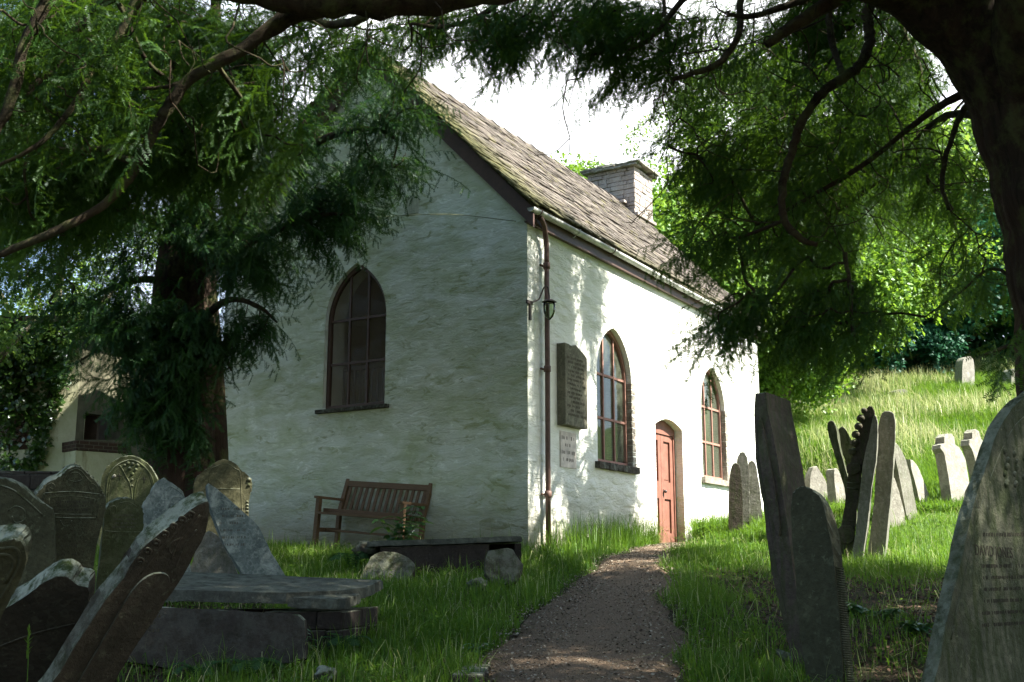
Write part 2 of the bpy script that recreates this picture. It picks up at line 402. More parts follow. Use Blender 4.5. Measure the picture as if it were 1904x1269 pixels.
PL = np.array([(-.40, -4), (-.36, 3), (-.22, 7.08), (-.16, 8.17), (.22, 9.99), (.69, 11.97), (.98, 13.27), (1.5, 15.0), (2.1, 16.9), (2.25, 17.85)])
PR = np.array([(.85, -4), (.9, 3), (1.14, 7.08), (1.25, 8.17), (1.44, 9.99), (1.72, 11.97), (1.86, 13.27), (2.22, 15.0), (2.98, 16.9), (3.35, 18.0)])
Lc, Rc = catmull(PL, 9), catmull(PR, 9)
Lc = Lc + np.stack([0.05 * np.sin(Lc[:, 1] * 3.1) + RNG.normal(0, .018, len(Lc)), 0 * Lc[:, 0]], 1)
Rc = Rc + np.stack([0.06 * np.sin(Rc[:, 1] * 2.3 + 1) + RNG.normal(0, .018, len(Rc)), 0 * Rc[:, 0]], 1)
def path_mat():
    k = NT('path_gravel')
    n1 = k.noise(95, 3, .7); n2 = k.noise(1.3, 5, .6)
    vo = k.n('ShaderNodeTexVoronoi'); vo.inputs['Scale'].default_value = 60; k.L(k.tc.outputs['Object'], vo.inputs['Vector'])
    c = k.mix(k.ramp(n1, .35, .7), (.023, .0145, .008), (.082, .051, .029))
    c = k.mix(k.math('MULTIPLY', k.ramp(n2, .45, .65), .5), c, (.058, .056, .020))
    c = k.mix(k.ramp(vo.outputs['Distance'], .16, .10), c, (.155, .110, .072))
    k.bsdf(c, .9, k.bump(k.math('ADD', n1, vo.outputs['Distance']), .9, .012), .15); return k.m
K = 9; PV = []
for l, r in zip(Lc, Rc):
    for q in range(K):
        p = l + (r - l) * q / (K - 1); crown = .03 + .02 * math.sin(math.pi * q / (K - 1)) - (.05 if q in (0, K - 1) else 0)
        PV.append((p[0], p[1], gzf(*p) + crown))
PT = []
for i in range(len(Lc) - 1):
    for q in range(K - 1):
        a = i * K + q; PT += [(a, a + 1, a + K + 1), (a, a + K + 1, a + K)]
tag(np_mesh('path', PV, PT, path_mat(), smooth=True), kind='structure')
def path_x(y):
    return np.interp(y, Lc[:, 1], Lc[:, 0]), np.interp(y, Rc[:, 1], Rc[:, 0])
# pale petals, needles and chips lying on the path
def litter():
    n = 16000; y = RNG.uniform(5.5, 17.2, n); l, r = path_x(y); x = l + (r - l) * RNG.uniform(-.05, 1.05, n)
    z = gz(x, y) + .048; s = RNG.uniform(.004, .014, n); a = RNG.uniform(0, 6.28, n); e = RNG.uniform(.3, 1, n)
    P = np.stack([x, y, z], 1)
    U = np.stack([np.cos(a), np.sin(a), RNG.normal(0, .25, n)], 1) * s[:, None]
    Vv = np.stack([-np.sin(a), np.cos(a), RNG.normal(0, .25, n)], 1) * (s * e)[:, None]
    up = np.array([0, 0, .004])
    V = np.stack([P - U, P - Vv + up, P + U, P + Vv], 1); i = np.arange(n)[:, None] * 4
    T = np.concatenate([i + [0, 1, 2], i + [0, 2, 3]])
    k = NT('litter_chips'); c = k.mix(k.attr(), (.07, .05, .03), (.42, .37, .28)); k.bsdf(c, .8, None, .3)
    o = np_mesh('litter', V, T, k.m, attr=np.repeat(RNG.uniform(0, 1, n) ** 1.5, 4))
    tag(o, 'pale petals and chips scattered over the gravel path', 'litter', kind='stuff')
litter()

# ------------------------------------------------------------------ chapel
chapel = tag(empty('chapel', C0, math.atan2(W[1], W[0])), 'whitewashed stone chapel with arched windows, terracotta door and mossy stone roof', 'chapel')
HW = 4.67; KR = 1.03; TCN = 2.82; WD = 5.64; LN = 9.3; RZ = HW + KR * TCN
def arch_pts(c, half, z0, zs, zt, n=9):
    """pointed arch outline, counter-clockwise from bottom-left"""
    pts = [(c - half, z0), (c + half, z0)]
    rise = zt - zs; R = (half * half + rise * rise) / (2 * half); cxr = c + half - R
    a1 = math.atan2(rise, c - cxr)
    right = [(cxr + R * math.cos(a1 * i / n), zs + R * math.sin(a1 * i / n)) for i in range(n + 1)]
    pts += right + [(2 * c - x, z) for x, z in reversed(right[:-1])]
    return pts
def seg_arch(a, b, z0, zs, rise, n=8):
    pts = [(a, z0), (b, z0)]
    for i in range(n + 1):
        t = i / n; pts.append((b + (a - b) * t, zs + rise * math.sin(math.pi * t)))
    return pts
def densify(P, d):
    out = []
    for i in range(len(P)):
        a, b = np.array(P[i], float), np.array(P[(i + 1) % len(P)], float); n = max(1, int(np.linalg.norm(b - a) / d))
        for k_ in range(n): out.append(tuple(a + (b - a) * k_ / n))
    return out
def wall_bm(outline, holes, mp, depth, jit=0.0):
    """flat wall with openings; mp maps (u, z, d) to xyz, d = depth into the wall"""
    bm = bmesh.new(); es = []
    for loop, j in [(outline, jit)] + [(h, jit * .8) for h in holes]:
        L = densify(loop, .09) if j else loop
        vs_ = [bm.verts.new(mp(u + random.uniform(-j, j), z + random.uniform(-j, j), 0)) for u, z in L]
        for i in range(len(vs_)): es.append(bm.edges.new((vs_[i], vs_[(i + 1) % len(vs_)])))
    bmesh.ops.triangle_fill(bm, edges=es, use_beauty=True)
    r = bmesh.ops.extrude_face_region(bm, geom=bm.faces[:])
    d = Vector(mp(0, 0, depth)) - Vector(mp(0, 0, 0))
    bmesh.ops.translate(bm, verts=[v for v in r['geom'] if isinstance(v, bmesh.types.BMVert)], vec=d)
    return bm
S_map = lambda u, z, d: (u, d, z)             # south wall: u along, d inwards (+t)
G_map = lambda u, z, d: (d, u, z)             # gable wall: u = t
WA = dict(c=2.61, half=.60, z0=1.30, zs=2.62, zt=3.40); WB = dict(c=6.70, half=.60, z0=1.34, zs=2.62, zt=3.40)
WG = dict(c=2.95, half=.575, z0=2.07, zs=3.38, zt=4.24)
DOOR = (4.08, 5.20, .12, 2.08, .13)
TH_W = .45
south = wall_bm([(.001, -.6), (LN, -.6), (LN, HW), (.001, HW)], [arch_pts(**WA), arch_pts(**WB), seg_arch(*DOOR)], S_map, TH_W, .004)
obj_bm('side_wall', south, M_white, chapel)
gab_out = [(.0, -.6), (WD, -.6), (WD, HW), (TCN, RZ), (0, HW)]
gm = wall_bm([(TH_W, -.6), (WD, -.6), (WD, HW), (TCN, RZ), (TH_W, HW + KR * TH_W)], [arch_pts(**WG)], G_map, TH_W, .004)
g2 = wall_bm([(.0, -.6), (TH_W, -.6), (TH_W, HW + KR * TH_W), (0, HW)], [], lambda u, z, d: (d, u + .0, z), .0012, .0)
tmp = bpy.data.meshes.new('t'); g2.to_mesh(tmp); g2.free(); gm.from_mesh(tmp)
obj_bm('gable_wall', gm, M_white, chapel)
bm = wall_bm([(TH_W, -.6), (WD - TH_W, -.6), (WD - TH_W, HW + KR * TH_W), (TCN, RZ), (TH_W, HW + KR * TH_W)], [], lambda u, z, d: (LN - d, u, z), TH_W)
obj_bm('end_wall', bm, M_white, chapel)
bm = wall_bm([(TH_W, -.6), (LN, -.6), (LN, HW), (TH_W, HW)], [], lambda u, z, d: (u, WD - d, z), TH_W)
obj_bm('rear_wall', bm, M_white, chapel)
# interior: floor, ceiling, gallery rail, pews
bm = bmesh.new(); add_box(bm, (LN / 2, WD / 2, .05), (LN - .95, WD - .95, .1)); obj_bm('floor', bm, M_innerdark, chapel)
bm = bmesh.new(); add_box(bm, (LN / 2, WD / 2, HW - .02), (LN - .92, WD - .92, .05)); obj_bm('ceiling', bm, M_inner, chapel)
bm = bmesh.new()
add_box(bm, (1.35, WD / 2, 2.42 + .52), (.07, WD - .95, .06)); add_box(bm, (1.35, WD / 2, 2.30), (.09, WD - .95, .12))
for i in range(40): add_box(bm, (1.35, .55 + i * .116, 2.62), (.035, .035, .58))
obj_bm('gallery_rail', bm, M_rail, chapel)
bm = bmesh.new()
for i in range(4): add_box(bm, (1.75 + i * .55, 2.2, 2.42), (.08, 2.2, .5))
add_box(bm, (2.2, WD / 2, 2.15), (2.0, WD - .95, .14))
obj_bm('pew', bm, M_innerdark, chapel)
bm = bmesh.new()
for (sx, sy, dx, dy) in ((LN / 2, TH_W + .012, LN - .94, .02),):
    pass
add_box(bm, (LN - TH_W - .03, WD / 2, 2.35), (.03, WD - .95, 4.5)); obj_bm('inner_wall', bm, M_inner, chapel)

def window(P, mp, set_back, frame_m, pane_m, sill_m, sill_over, sill_h=.10):
    """frame part, with pane and sill as its sub-parts"""
    o = arch_pts(P['c'], P['half'] - .004, P['z0'] + .002, P['zs'], P['zt'] - .005)
    i_ = arch_pts(P['c'], P['half'] - .055, P['z0'] + .06, P['zs'], P['zt'] - .075)
    bm = wall_bm(o, [i_], lambda u, z, d: mp(u, z, set_back + d), .06)
    c, h = P['c'], P['half'] - .055
    rise = P['zt'] - .075 - P['zs']; R = (h * h + rise * rise) / (2 * h)
    def top(u):
        dx = abs(u - c); xx = dx + R - h
        return P['zs'] + math.sqrt(max(0, R * R - xx * xx)) + .012
    for u in (c - h / 3, c + h / 3):
        z1 = top(u); a = Vector(mp(u, P['z0'] + .05, set_back + .03)); b = Vector(mp(u, z1, set_back + .03))
        sz = Vector(mp(.016, 0, .016)) - Vector(mp(-.016, 0, -.016))
        add_box(bm, (a + b) / 2, (abs(sz.x), abs(sz.y), (b - a).length))
    H = P['zs'] - P['z0']
    for z in (P['z0'] + H * .52, P['zs'] + .03):
        a = Vector(mp(c - h - .01, z, set_back + .032)); b = Vector(mp(c + h + .01, z, set_back + .032))
        w = b - a; add_box(bm, (a + b) / 2, (abs(w.x) + .03, abs(w.y) + .03, .036))
    f = obj_bm('window', bm, frame_m, chapel)
    bm = bmesh.new(); bm.faces.new([bm.verts.new(mp(u, z, set_back + .04)) for u, z in arch_pts(P['c'], P['half'] - .05, P['z0'] + .055, P['zs'], P['zt'] - .07)])
    obj_bm('pane', bm, pane_m, f)
    bm = bmesh.new()
    a = Vector(mp(P['c'] - P['half'] - .09, P['z0'] - sill_h / 2, -sill_over)); b = Vector(mp(P['c'] + P['half'] + .09, P['z0'] - sill_h / 2, .12))
    w = b - a; n = 9
    if abs(w.x) > abs(w.y):
        for q in range(n): add_box(bm, (a.x + w.x * (q + .5) / n, (a.y + b.y) / 2 - random.uniform(0, .012), a.z), (abs(w.x) / n - .001, abs(w.y), sill_h + random.uniform(-.008, .004)), jit=.004)
    else:
        add_box(bm, (a + b) / 2, (abs(w.x), abs(w.y), sill_h), jit=.003, bevel=.008)
    obj_bm('sill', bm, sill_m, f)
    return f
M_sillpale = stone_mat('pale_sill', (.34, .30, .25), (.2, .17, .14), lich=.45, moss=.2)
window(WA, S_map, .085, M_terra_frame, M_pane, M_slate, .075)
window(WB, S_map, .085, M_terra_frame, M_pane, M_sillpale, .06)
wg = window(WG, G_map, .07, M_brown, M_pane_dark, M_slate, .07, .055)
# notice card in the far window
bm = bmesh.new(); add_box(bm, (6.68, .175, 2.83), (.30, .004, .22)); nt_ = obj_bm('notice', bm, M_rail, chapel)
bm = bmesh.new(); bmesh.ops.create_uvsphere(bm, u_segments=10, v_segments=6, radius=.05)
for v in bm.verts: v.co = Vector((v.co.x * 1.1 + 6.70, v.co.y * .05 + .169, v.co.z + 2.82))
add_box(bm, (6.62, .1705, 2.80), (.06, .002, .10)); obj_bm('picture', bm, M_innerdark, nt_)
# door with panels, frame, handle, step
dx0, dx1, dz0, dzs, dr = DOOR
bm = wall_bm(seg_arch(dx0 + .004, dx1 - .004, dz0, dzs, dr - .006), [[(dx0 + .07, dz0 - .0 + .01), (dx1 - .07, dz0 + .01), (dx1 - .07, dzs - .11), (dx0 + .07, dzs - .11)]], lambda u, z, d: (u, .14 + d, z), .08)
obj_bm('door_frame', bm, M_terra, chapel)
bm = bmesh.new(); mid = (dx0 + dx1) / 2
for a, b in ((dx0 + .075, mid - .004), (mid + .004, dx1 - .075)):
    zz = [dz0 + .01, dz0 + .22, dz0 + .78, dz0 + 1.06, dzs - .22, dzs - .115]
    # stiles and rails, panels set back
    add_box(bm, ((a + .055) - .0, .185, (zz[0] + zz[5]) / 2), (.11 - .001, .05, zz[5] - zz[0])); add_box(bm, (b - .055, .185, (zz[0] + zz[5]) / 2), (.11 - .001, .05, zz[5] - zz[0]))
    for z0_, z1_ in ((zz[0], zz[1]), (zz[2], zz[3]), (zz[4], zz[5])):
        add_box(bm, ((a + b) / 2, .187, (z0_ + z1_) / 2), (b - a - .215, .05, z1_ - z0_))
    add_box(bm, ((a + b) / 2, .205, (zz[0] + zz[5]) / 2), (b - a - .2, .03, zz[5] - zz[0] - .02))
    for z0_, z1_ in ((zz[1], zz[2]), (zz[3], zz[4])):
        add_box(bm, ((a + b) / 2, .196, (z0_ + z1_) / 2), (b - a - .29, .03, z1_ - z0_ - .08), bevel=.008)
door = obj_bm('door', bm, M_terra, chapel)
bm = bmesh.new(); bmesh.ops.create_uvsphere(bm, u_segments=12, v_segments=8, radius=.028)
for v in bm.verts: v.co += Vector((mid + .075, .125, dz0 + .90))
add_box(bm, (mid + .075, .158, dz0 + .87), (.035, .006, .13)); obj_bm('handle', bm, M_iron, door)
bm = bmesh.new(); add_box(bm, (mid, .0, .05), (1.28, .62, .14), jit=.008, bevel=.012); obj_bm('step', bm, M_rubble, chapel)
# vent in the gable
bm = bmesh.new(); add_box(bm, (-.004, 1.95, 4.95), (.02, .24, .24))
for i in range(8): add_box(bm, (-.016, 1.95 - .105 + i * .03, 4.95), (.012, .012, .23)); add_box(bm, (-.017, 1.95, 4.95 - .105 + i * .03), (.012, .23, .012))
obj_bm('vent', bm, simple_mat('vent_cream', (.42, .43, .34), .8, .2), chapel)

# roof of overlapping stone tiles
def roof():
    acc = Acc(); sl = math.hypot(1, KR); ux = np.array([0, 1 / sl, KR / sl]); nx_ = np.array([0, -KR / sl, 1 / sl])
    box = np.array([(x, y, z) for x in (0, 1) for y in (0, 1) for z in (0, 1)], float)
    tri = np.array([(0, 1, 3), (0, 3, 2), (4, 6, 7), (4, 7, 5), (0, 4, 5), (0, 5, 1), (2, 3, 7), (2, 7, 6), (0, 2, 6), (0, 6, 4), (1, 5, 7), (1, 7, 3)])
    for side in (0, 1):
        def emit(P, a):
            if side: P = P.copy(); P[:, 1] = 2 * TCN - P[:, 1]
            acc.add(P, tri, a)
        # boards under the tiles
        o = np.array([-.10, -.12, HW - .12 * KR + .015]); L = (TCN + .12) * sl
        emit(o + box[:, :1] * np.array([LN + .2, 0, 0]) + box[:, 1:2] * ux * L + box[:, 2:] * nx_ * .05, .1)
        y = -.03; row = 0
        while y < L - .06:
            ex = .165 - .055 * y / L; x = -.17 - random.uniform(0, .1)
            wav = .012 * math.sin(row * .7)
            while x < LN + .15:
                w = random.uniform(.13, .30); ln = ex * 1.75; th = random.uniform(.012, .024)
                tilt = .085 + random.uniform(-.03, .05); sk = random.uniform(-.03, .03)
                b = box.copy(); b[:, 0] = b[:, 0] * (w - .006) + (b[:, 1] - .5) * sk * .5
                b += RNG.uniform(-.012, .012, b.shape) * [1, .5, 0]
                lift = .055 + .012 * math.sin(x * 1.7 + row) * .5 + wav * .3 + random.uniform(-.004, .006)
                P = o + np.array([x, 0, 0]) + b[:, :1] * np.array([1., 0, 0]) + (y + (b[:, 1:2] - .05) * ln * 1 + random.uniform(-.012, .012)) * ux
                P = P + nx_ * (lift + (1 - b[:, 1:2]) * tilt * ln * .8 + b[:, 2:] * th * 1.2)
                emit(P, random.random())
                x += w
            y += ex; row += 1
    acc.build('roof', M_tile, chapel)
    r = Acc(); x = -.18; i = 0
    while x < 8.6:
        L = random.uniform(.42, .5); zz = RZ + .095 + random.uniform(-.008, .012); t = .02 + .008 * (i % 2)
        pr = [(-.19, -.15), (-.03, .02), (.03, .02), (.19, -.15), (.17, -.175), (0, -.03), (-.17, -.175)]
        for x0, x1, d in ((x, x + L, 0), (x + L - .02, x + L + .015, .022)):
            P0 = np.array([(x0, TCN + a * 1.0, zz + b + d) for a, b in pr]); P1 = P0 + [x1 - x0, 0, 0]
            n = len(pr); tr = []
            for q in range(n):
                a, b = q, (q + 1) % n; tr += [(a, b, n + b), (a, n + b, n + a)]
            tr += [(0, q, q + 1) for q in range(1, n - 1)] + [(n, n + q + 1, n + q) for q in range(1, n - 1)]
            r.add(np.vstack([P0, P1]), tr, .15 if d else .55)
        x += L; i += 1
    r.build('ridge', M_tile, chapel)
roof()
# barge boards on both slopes, fascia, gutter, brackets
for sgn in (0, 1):
    f = (lambda t: 2 * TCN - t) if sgn else (lambda t: t)
    bm = bmesh.new()
    pts = [(-.16, HW - .16 * KR - .235), (TCN, RZ - .235), (TCN, RZ + .04), (-.16, HW - .16 * KR + .035)]
    fr = [bm.verts.new((-.115, f(t), z)) for t, z in pts]; bk = [bm.verts.new((-.080, f(t), z)) for t, z in pts]
    bm.faces.new(fr); bm.faces.new(bk[::-1])
    for i in range(4): bm.faces.new((fr[i], fr[(i + 1) % 4], bk[(i + 1) % 4], bk[i]))
    sp = [(-.10, HW - .10 * KR - .06), (TCN, RZ - .06), (TCN, RZ - .02), (-.10, HW - .10 * KR - .02)]
    a = [bm.verts.new((-.08, f(t), z)) for t, z in sp]; b = [bm.verts.new((.02, f(t), z)) for t, z in sp]
    for i in range(4): bm.faces.new((a[i], a[(i + 1) % 4], b[(i + 1) % 4], b[i]))
    obj_bm('barge_board', bm, M_brown, chapel)
bm = bmesh.new(); add_box(bm, (LN / 2 - .03, -.068, 4.47), (LN + .12, .03, .23), bevel=.004); add_box(bm, (LN / 2 - .03, -.027, 4.38), (LN + .1, .05, .022))
obj_bm('fascia', bm, M_brown, chapel)
acc = Acc()
n = 60; xs = np.linspace(-.16, LN + .1, n)
ang = np.linspace(math.pi, 2 * math.pi, 9)
prof = [(.058 * math.cos(a), .058 * math.sin(a)) for a in ang] + [(.050 * math.cos(a), .050 * math.sin(a)) for a in ang[::-1]]
m_ = len(prof); V = []
for x in xs:
    for a, b in prof: V.append((x, -.148 + a, 4.54 + b + .012 * math.sin(x * .8) - .004 * x * .3))
tr = []
for i in range(n - 1):
    for q in range(m_):
        a, b = i * m_ + q, i * m_ + (q + 1) % m_; tr += [(a, b, b + m_), (a, b + m_, a + m_)]
for e in (0, (n - 1) * m_):
    tr += [(e, e + q, e + q + 1) for q in range(1, 9)] + [(e, e + 8, e + 9)]
acc.add(V, tr); gut = acc.build('gutter', M_gutter, chapel, smooth=False)
for i, x in enumerate((.05, 1.15, 2.3, 4.0, 5.8, 7.6, 9.2)):
    acc = Acc(); zc = 4.54 + .012 * math.sin(x * .8) - .0012 * x
    P = [(x, -.148 + .063 * math.cos(a), zc + .063 * math.sin(a)) for a in np.linspace(math.pi * .95, 2.05 * math.pi, 9)]
    acc.tube(P, .009, 5); acc.tube([(x, -.148, zc - .06), (x, -.10, zc - .10), (x, -.086, zc - .09)], .007, 5)
    acc.build('gutter_bracket', M_gutter if i % 2 else M_pipe, gut)
# downpipe with collars
acc = Acc(); px_ = .38
acc.tube(catmull([(.10, -.148, 4.46), (.17, -.145, 4.42), (.27, -.12, 4.36), (.34, -.095, 4.25), (px_, -.085, 4.12), (px_, -.085, 3.9)], 4), .036, 12)
acc.tube([(px_, -.085, 3.9), (px_ + .006, -.085, 2.4), (px_, -.085, 1.2), (px_, -.085, .02)], .035, 12)
acc.build('downpipe', M_pipe, chapel, smooth=True)
dp = chapel.children[-1]
for z in (3.86, 2.42, .74):
    acc = Acc(); acc.tube([(px_, -.085, z - .045), (px_, -.085, z - .04), (px_, -.085, z + .04), (px_, -.085, z + .045)], [.038, .048, .048, .038], 12)
    acc.tube([(px_ - .08, -.03, z), (px_ + .08, -.03, z)], .016, 6)
    acc.build('collar', M_pipe, dp)
# chimney: coursed rubble, capping slabs
def block_stack(bm, x0, x1, y0, y1, z0, z1, ch=.085, lmin=.14, lmax=.36, out=.012):
    z = z0
    while z < z1 - .02:
        h = min(random.uniform(ch * .65, ch * 1.4), z1 - z)
        for axis_, fixed, sgn in (('x', y0, -1), ('x', y1, 1), ('y', x0, -1), ('y', x1, 1)):
            a, b = (x0, x1) if axis_ == 'x' else (y0, y1); p = a
            while p < b - .02:
                l = min(random.uniform(lmin, lmax), b - p); l = b - p if b - p - l < .08 else l
                d = .12; off = random.uniform(-.004, out)
                c = (p + l / 2, fixed + sgn * (off - d / 2), z + h / 2) if axis_ == 'x' else (fixed + sgn * (off - d / 2), p + l / 2, z + h / 2)
                sz = (l - .010, d, h - .010) if axis_ == 'x' else (d, l - .010, h - .010)
                add_box(bm, c, sz, jit=.006, bevel=.006); p += l
        z += h
bm = bmesh.new(); block_stack(bm, 8.62, 9.56, 2.36, 3.50, 6.6, 8.36); ch_ = obj_bm('chimney', bm, M_rubble, chapel)
bm = bmesh.new(); add_box(bm, (9.09, 2.93, 7.45), (.88, 1.08, 1.8)); obj_bm('mortar', bm, M_mortar, ch_)
bm = bmesh.new()
for i in range(5):
    add_box(bm, (8.55 + .12, 2.40 + .265 * i, 8.385), (.30, .27, .05), jit=.012, bevel=.008); add_box(bm, (9.52, 2.40 + .265 * i, 8.385), (.28, .27, .05), jit=.012, bevel=.008)
    add_box(bm, (9.09, 2.35 + .29 * i, 8.435), (1.16, .28, .04), Matrix.Rotation(random.uniform(-.02, .02), 3, 'Z'), jit=.012, bevel=.008)
add_box(bm, (8.95, 3.05, 8.49), (.62, .55, .055), jit=.03, bevel=.01); add_box(bm, (8.98, 2.98, 8.54), (.46, .34, .05), jit=.03, bevel=.01)
obj_bm('cap', bm, stone_mat('cap_slab', (.24, .22, .18), (.15, .14, .11), lich=.45, moss=.3), ch_)
bm = bmesh.new(); add_box(bm, (8.56, 2.68, 7.56), (.2, .26, .07), jit=.02, bevel=.015); add_box(bm, (9.1, 2.335, 7.28), (.98, .10, .07), jit=.01, bevel=.01)
obj_bm('weathering_stone', bm, M_rubble, ch_)
# brick reveal trim seen at the window jambs
for P in (WA, WB):
    bm = bmesh.new(); x1 = P['c'] + P['half']; z = P['z0']
    while z < P['zs'] - .05:
        h = random.uniform(.07, .12); add_box(bm, (x1 - .008 + .06, .075, z + h / 2), (.13, .158, h - .008), jit=.006, bevel=.006); z += h
    obj_bm('jamb_stone', bm, M_sillpale, chapel)

def lw(s, t, z):   # chapel local -> world
    return C0 + W * s - N * t + np.array([0, 0, z])
RZC = math.atan2(W[1], W[0])
# lantern on an iron bracket at the corner
lan = tag(empty('wall_lantern', lw(.06, 0, 3.30), RZC), 'small glass lantern on curved iron bracket beside the brown downpipe', 'lantern')
acc = Acc(); acc.tube(catmull([(-.02, -.02, -.02), (.03, -.05, .0), (.10, -.09, .05), (.14, -.14, .20), (.19, -.17, .22), (.215, -.18, .10), (.215, -.18, .05)], 5), .011, 7)
acc.build('bracket', M_iron, lan, smooth=True)
bm = bmesh.new(); add_box(bm, (-.03, -.012, -.02), (.14, .03, .05), bevel=.006); add_box(bm, (-.01, -.012, -.14), (.05, .024, .24), bevel=.006); obj_bm('wall_plate', bm, M_iron, lan)
bm = bmesh.new(); bmesh.ops.create_cone(bm, cap_ends=True, segments=14, radius1=.105, radius2=.05, depth=.035, matrix=Matrix.Translation((.215, -.18, .03))); obj_bm('cap', bm, M_iron, lan)
acc = Acc(); acc.tube([(.215, -.18, .012), (.215, -.18, -.03), (.215, -.18, -.12), (.215, -.18, -.19), (.215, -.18, -.235)], [.075, .085, .08, .055, .012], 14)
acc.build('globe', M_lampglass, lan, smooth=True)

# ------------------------------------------------------------------ flat-plane stones
def plane_of(px, py, Y, az, lean):
    az, l = math.radians(az), math.radians(lean)
    n = np.array([math.sin(az) * math.cos(l), -math.cos(az) * math.cos(l), math.sin(l)])
    u = np.array([math.cos(az), math.sin(az), 0.0]); v = np.cross(n, u)
    return at(px, py, Y), n, u, v
def slab_bm(P3, n, thick, u, v, jit=.006, sm=2, bev=.010):
    p0 = P3[0]; Q = np.stack([(P3 - p0) @ u, (P3 - p0) @ v], 1)
    Q = chaikin(Q, sm) if sm else Q
    Q = np.array(densify([tuple(q) for q in Q], .06)); m = len(Q); cen = Q.mean(0); rings = []; sd_ = RNG.uniform(0, 50)
    nr = 2 if thick < .06 else 4
    for r_ in range(nr):
        f = r_ / (nr - 1); o = np.array([[mnoise.noise(Vector((a * 4 + sd_, b * 4, f * thick * 7))), mnoise.noise(Vector((a * 4, b * 4 + sd_, f * thick * 7 + 5)))] for a, b in Q]) * jit * 1.8 + RNG.normal(0, jit * .35, Q.shape)
        rings.append([p0 + u * a + v * b - n * (thick * f) for a, b in Q + o])
    bm = bmesh.new(); VR = [[bm.verts.new(p) for p in R_] for R_ in rings]
    f1 = bm.faces.new(VR[0]); f2 = bm.faces.new(VR[-1][::-1])
    for r_ in range(nr - 1):
        fr, bk = VR[r_], VR[r_ + 1]
        for i in range(m): bm.faces.new((fr[i], bk[i], bk[(i + 1) % m], fr[(i + 1) % m]))
    es = list(f1.edges) + list(f2.edges)
    if bev: bmesh.ops.bevel(bm, geom=es, offset=bev, segments=2, profile=.5, affect='EDGES', clamp_overlap=True)
    return bm
class Stone:
    def __init__(s, name, label, outline, Y, az, lean, thick, mat, group=None, cat='headstone', anchor=None, sm=2, jit=.006, bev=.010):
        o = np.array(outline, float); a = anchor or (o[:, 0].mean(), o[:, 1].max())
        s.p0, s.n, s.u, s.v = plane_of(a[0], a[1], Y, az, lean); s.mat = mat
        P = np.array([on_plane(x, y, s.p0, s.n) for x, y in outline]); s.P = P
        base = P[np.argmin(P[:, 2])].copy(); s.base = base
        bm = slab_bm(P, s.n, thick, s.u, s.v, jit, sm, bev)
        s.o = tag(obj_bm(name, bm, mat, None, tuple(base)), label, cat, group)
    def pt(s, px, py, off=0.0): return on_plane(px, py, s.p0, s.n) + s.n * off
    def relief(s, name, poly, h=.012, mat=None, sm=2):
        P = np.array([s.pt(x, y, h) for x, y in poly]) - s.base
        return obj_bm(name, slab_bm(P, s.n, h + .01, s.u, s.v, .0015, sm, .006), mat or s.mat, s.o)
    def ribs(s, name, lines, r=.008, mat=None, close=False):
        for l in lines:
            acc = Acc(); acc.tube(catmull([s.pt(x, y, -.25 * r) - s.base for x, y in l], 5), r * .72, 6); acc.build(name, mat or s.mat, s.o, smooth=True)
    def knobs(s, name, spots, r=.02, mat=None):
        bm = bmesh.new()
        for q in spots:
            rr = r * (q[2] if len(q) > 2 else 1); p = s.pt(q[0], q[1], -rr * .35) - s.base
            g = bmesh.ops.create_icosphere(bm, subdivisions=2, radius=rr)['verts']
            for v in g:
                nn = mnoise.noise(Vector(v.co * 40 + Vector(p))) * rr * .35
                v.co = v.co * (1 + nn / rr); v.co = Vector(p) + v.co
        return obj_bm(name, bm, mat or s.mat, s.o, smooth=True)
    def worn_lines(s, x0, y0, x1, y1, rows, mat, h=.010, dens=.8, name='lettering'):
        """rows of worn, unreadable letter strokes between two picture points on the face"""
        bm = bmesh.new(); a = s.pt(x0, y0); b = s.pt(x1, y0); c = s.pt(x0, y1)
        U = b - a; L = np.linalg.norm(U); U /= L; D = c - a
        for r in range(rows):
            p = a + D * (r + .5) / rows; x = random.uniform(0, .12) * L; e = L - random.uniform(0, .15) * L
            Vd = np.cross(s.n, U)
            while x < e:
                if random.random() < dens:
                    hh = h * random.uniform(.8, 1.2); ww = h * random.uniform(.16, .5)
                    q = p + U * x + s.n * .0006 - s.base; R = Matrix((U, Vd, s.n)).transposed()
                    add_box(bm, q, (ww, hh, .0016), R)
                x += h * random.uniform(.55, .95)
        return obj_bm(name, bm, mat, s.o)

M_s_dark = stone_mat('dark_sandstone', (.112, .110, .062), (.062, .064, .036), (.22, .235, .14), .38, .95, .8)
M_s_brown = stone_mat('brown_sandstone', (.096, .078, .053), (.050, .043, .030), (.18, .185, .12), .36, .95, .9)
M_s_mossy = stone_mat('mossy_stone', (.13, .14, .070), (.085, .095, .045), (.24, .26, .15), .40, .9, .5, .4)
M_s_yellow = stone_mat('lichened_stone', (.155, .148, .078), (.092, .09, .048), (.25, .24, .14), .45, .8, .6)
M_s_blue = stone_mat('blue_grey_slate', (.20, .235, .215), (.10, .125, .115), (.42, .46, .40), .46, .35, .8)
M_s_pale = stone_mat('pale_limestone', (.31, .295, .25), (.20, .19, .155), (.40, .40, .34), .46, .35, .8)
M_s_grey = stone_mat('grey_weathered_stone', (.25, .24, .20), (.15, .145, .12), (.34, .35, .30), .40, .4, .7, .3)
M_s_green = stone_mat('green_streaked_stone', (.17, .175, .115), (.07, .076, .046), (.24, .26, .16), .30, .5, 1.0, .85, (.05, .068, .024))
M_s_tall = stone_mat('flaking_sandstone', (.155, .125, .098), (.085, .068, .054), (.16, .175, .10), .38, .5, 1.0, .5)
M_letter = simple_mat('cut_lettering', (.045, .042, .032), .95, .05)
M_letter2 = simple_mat('worn_lettering', (.085, .078, .058), .95, .05)

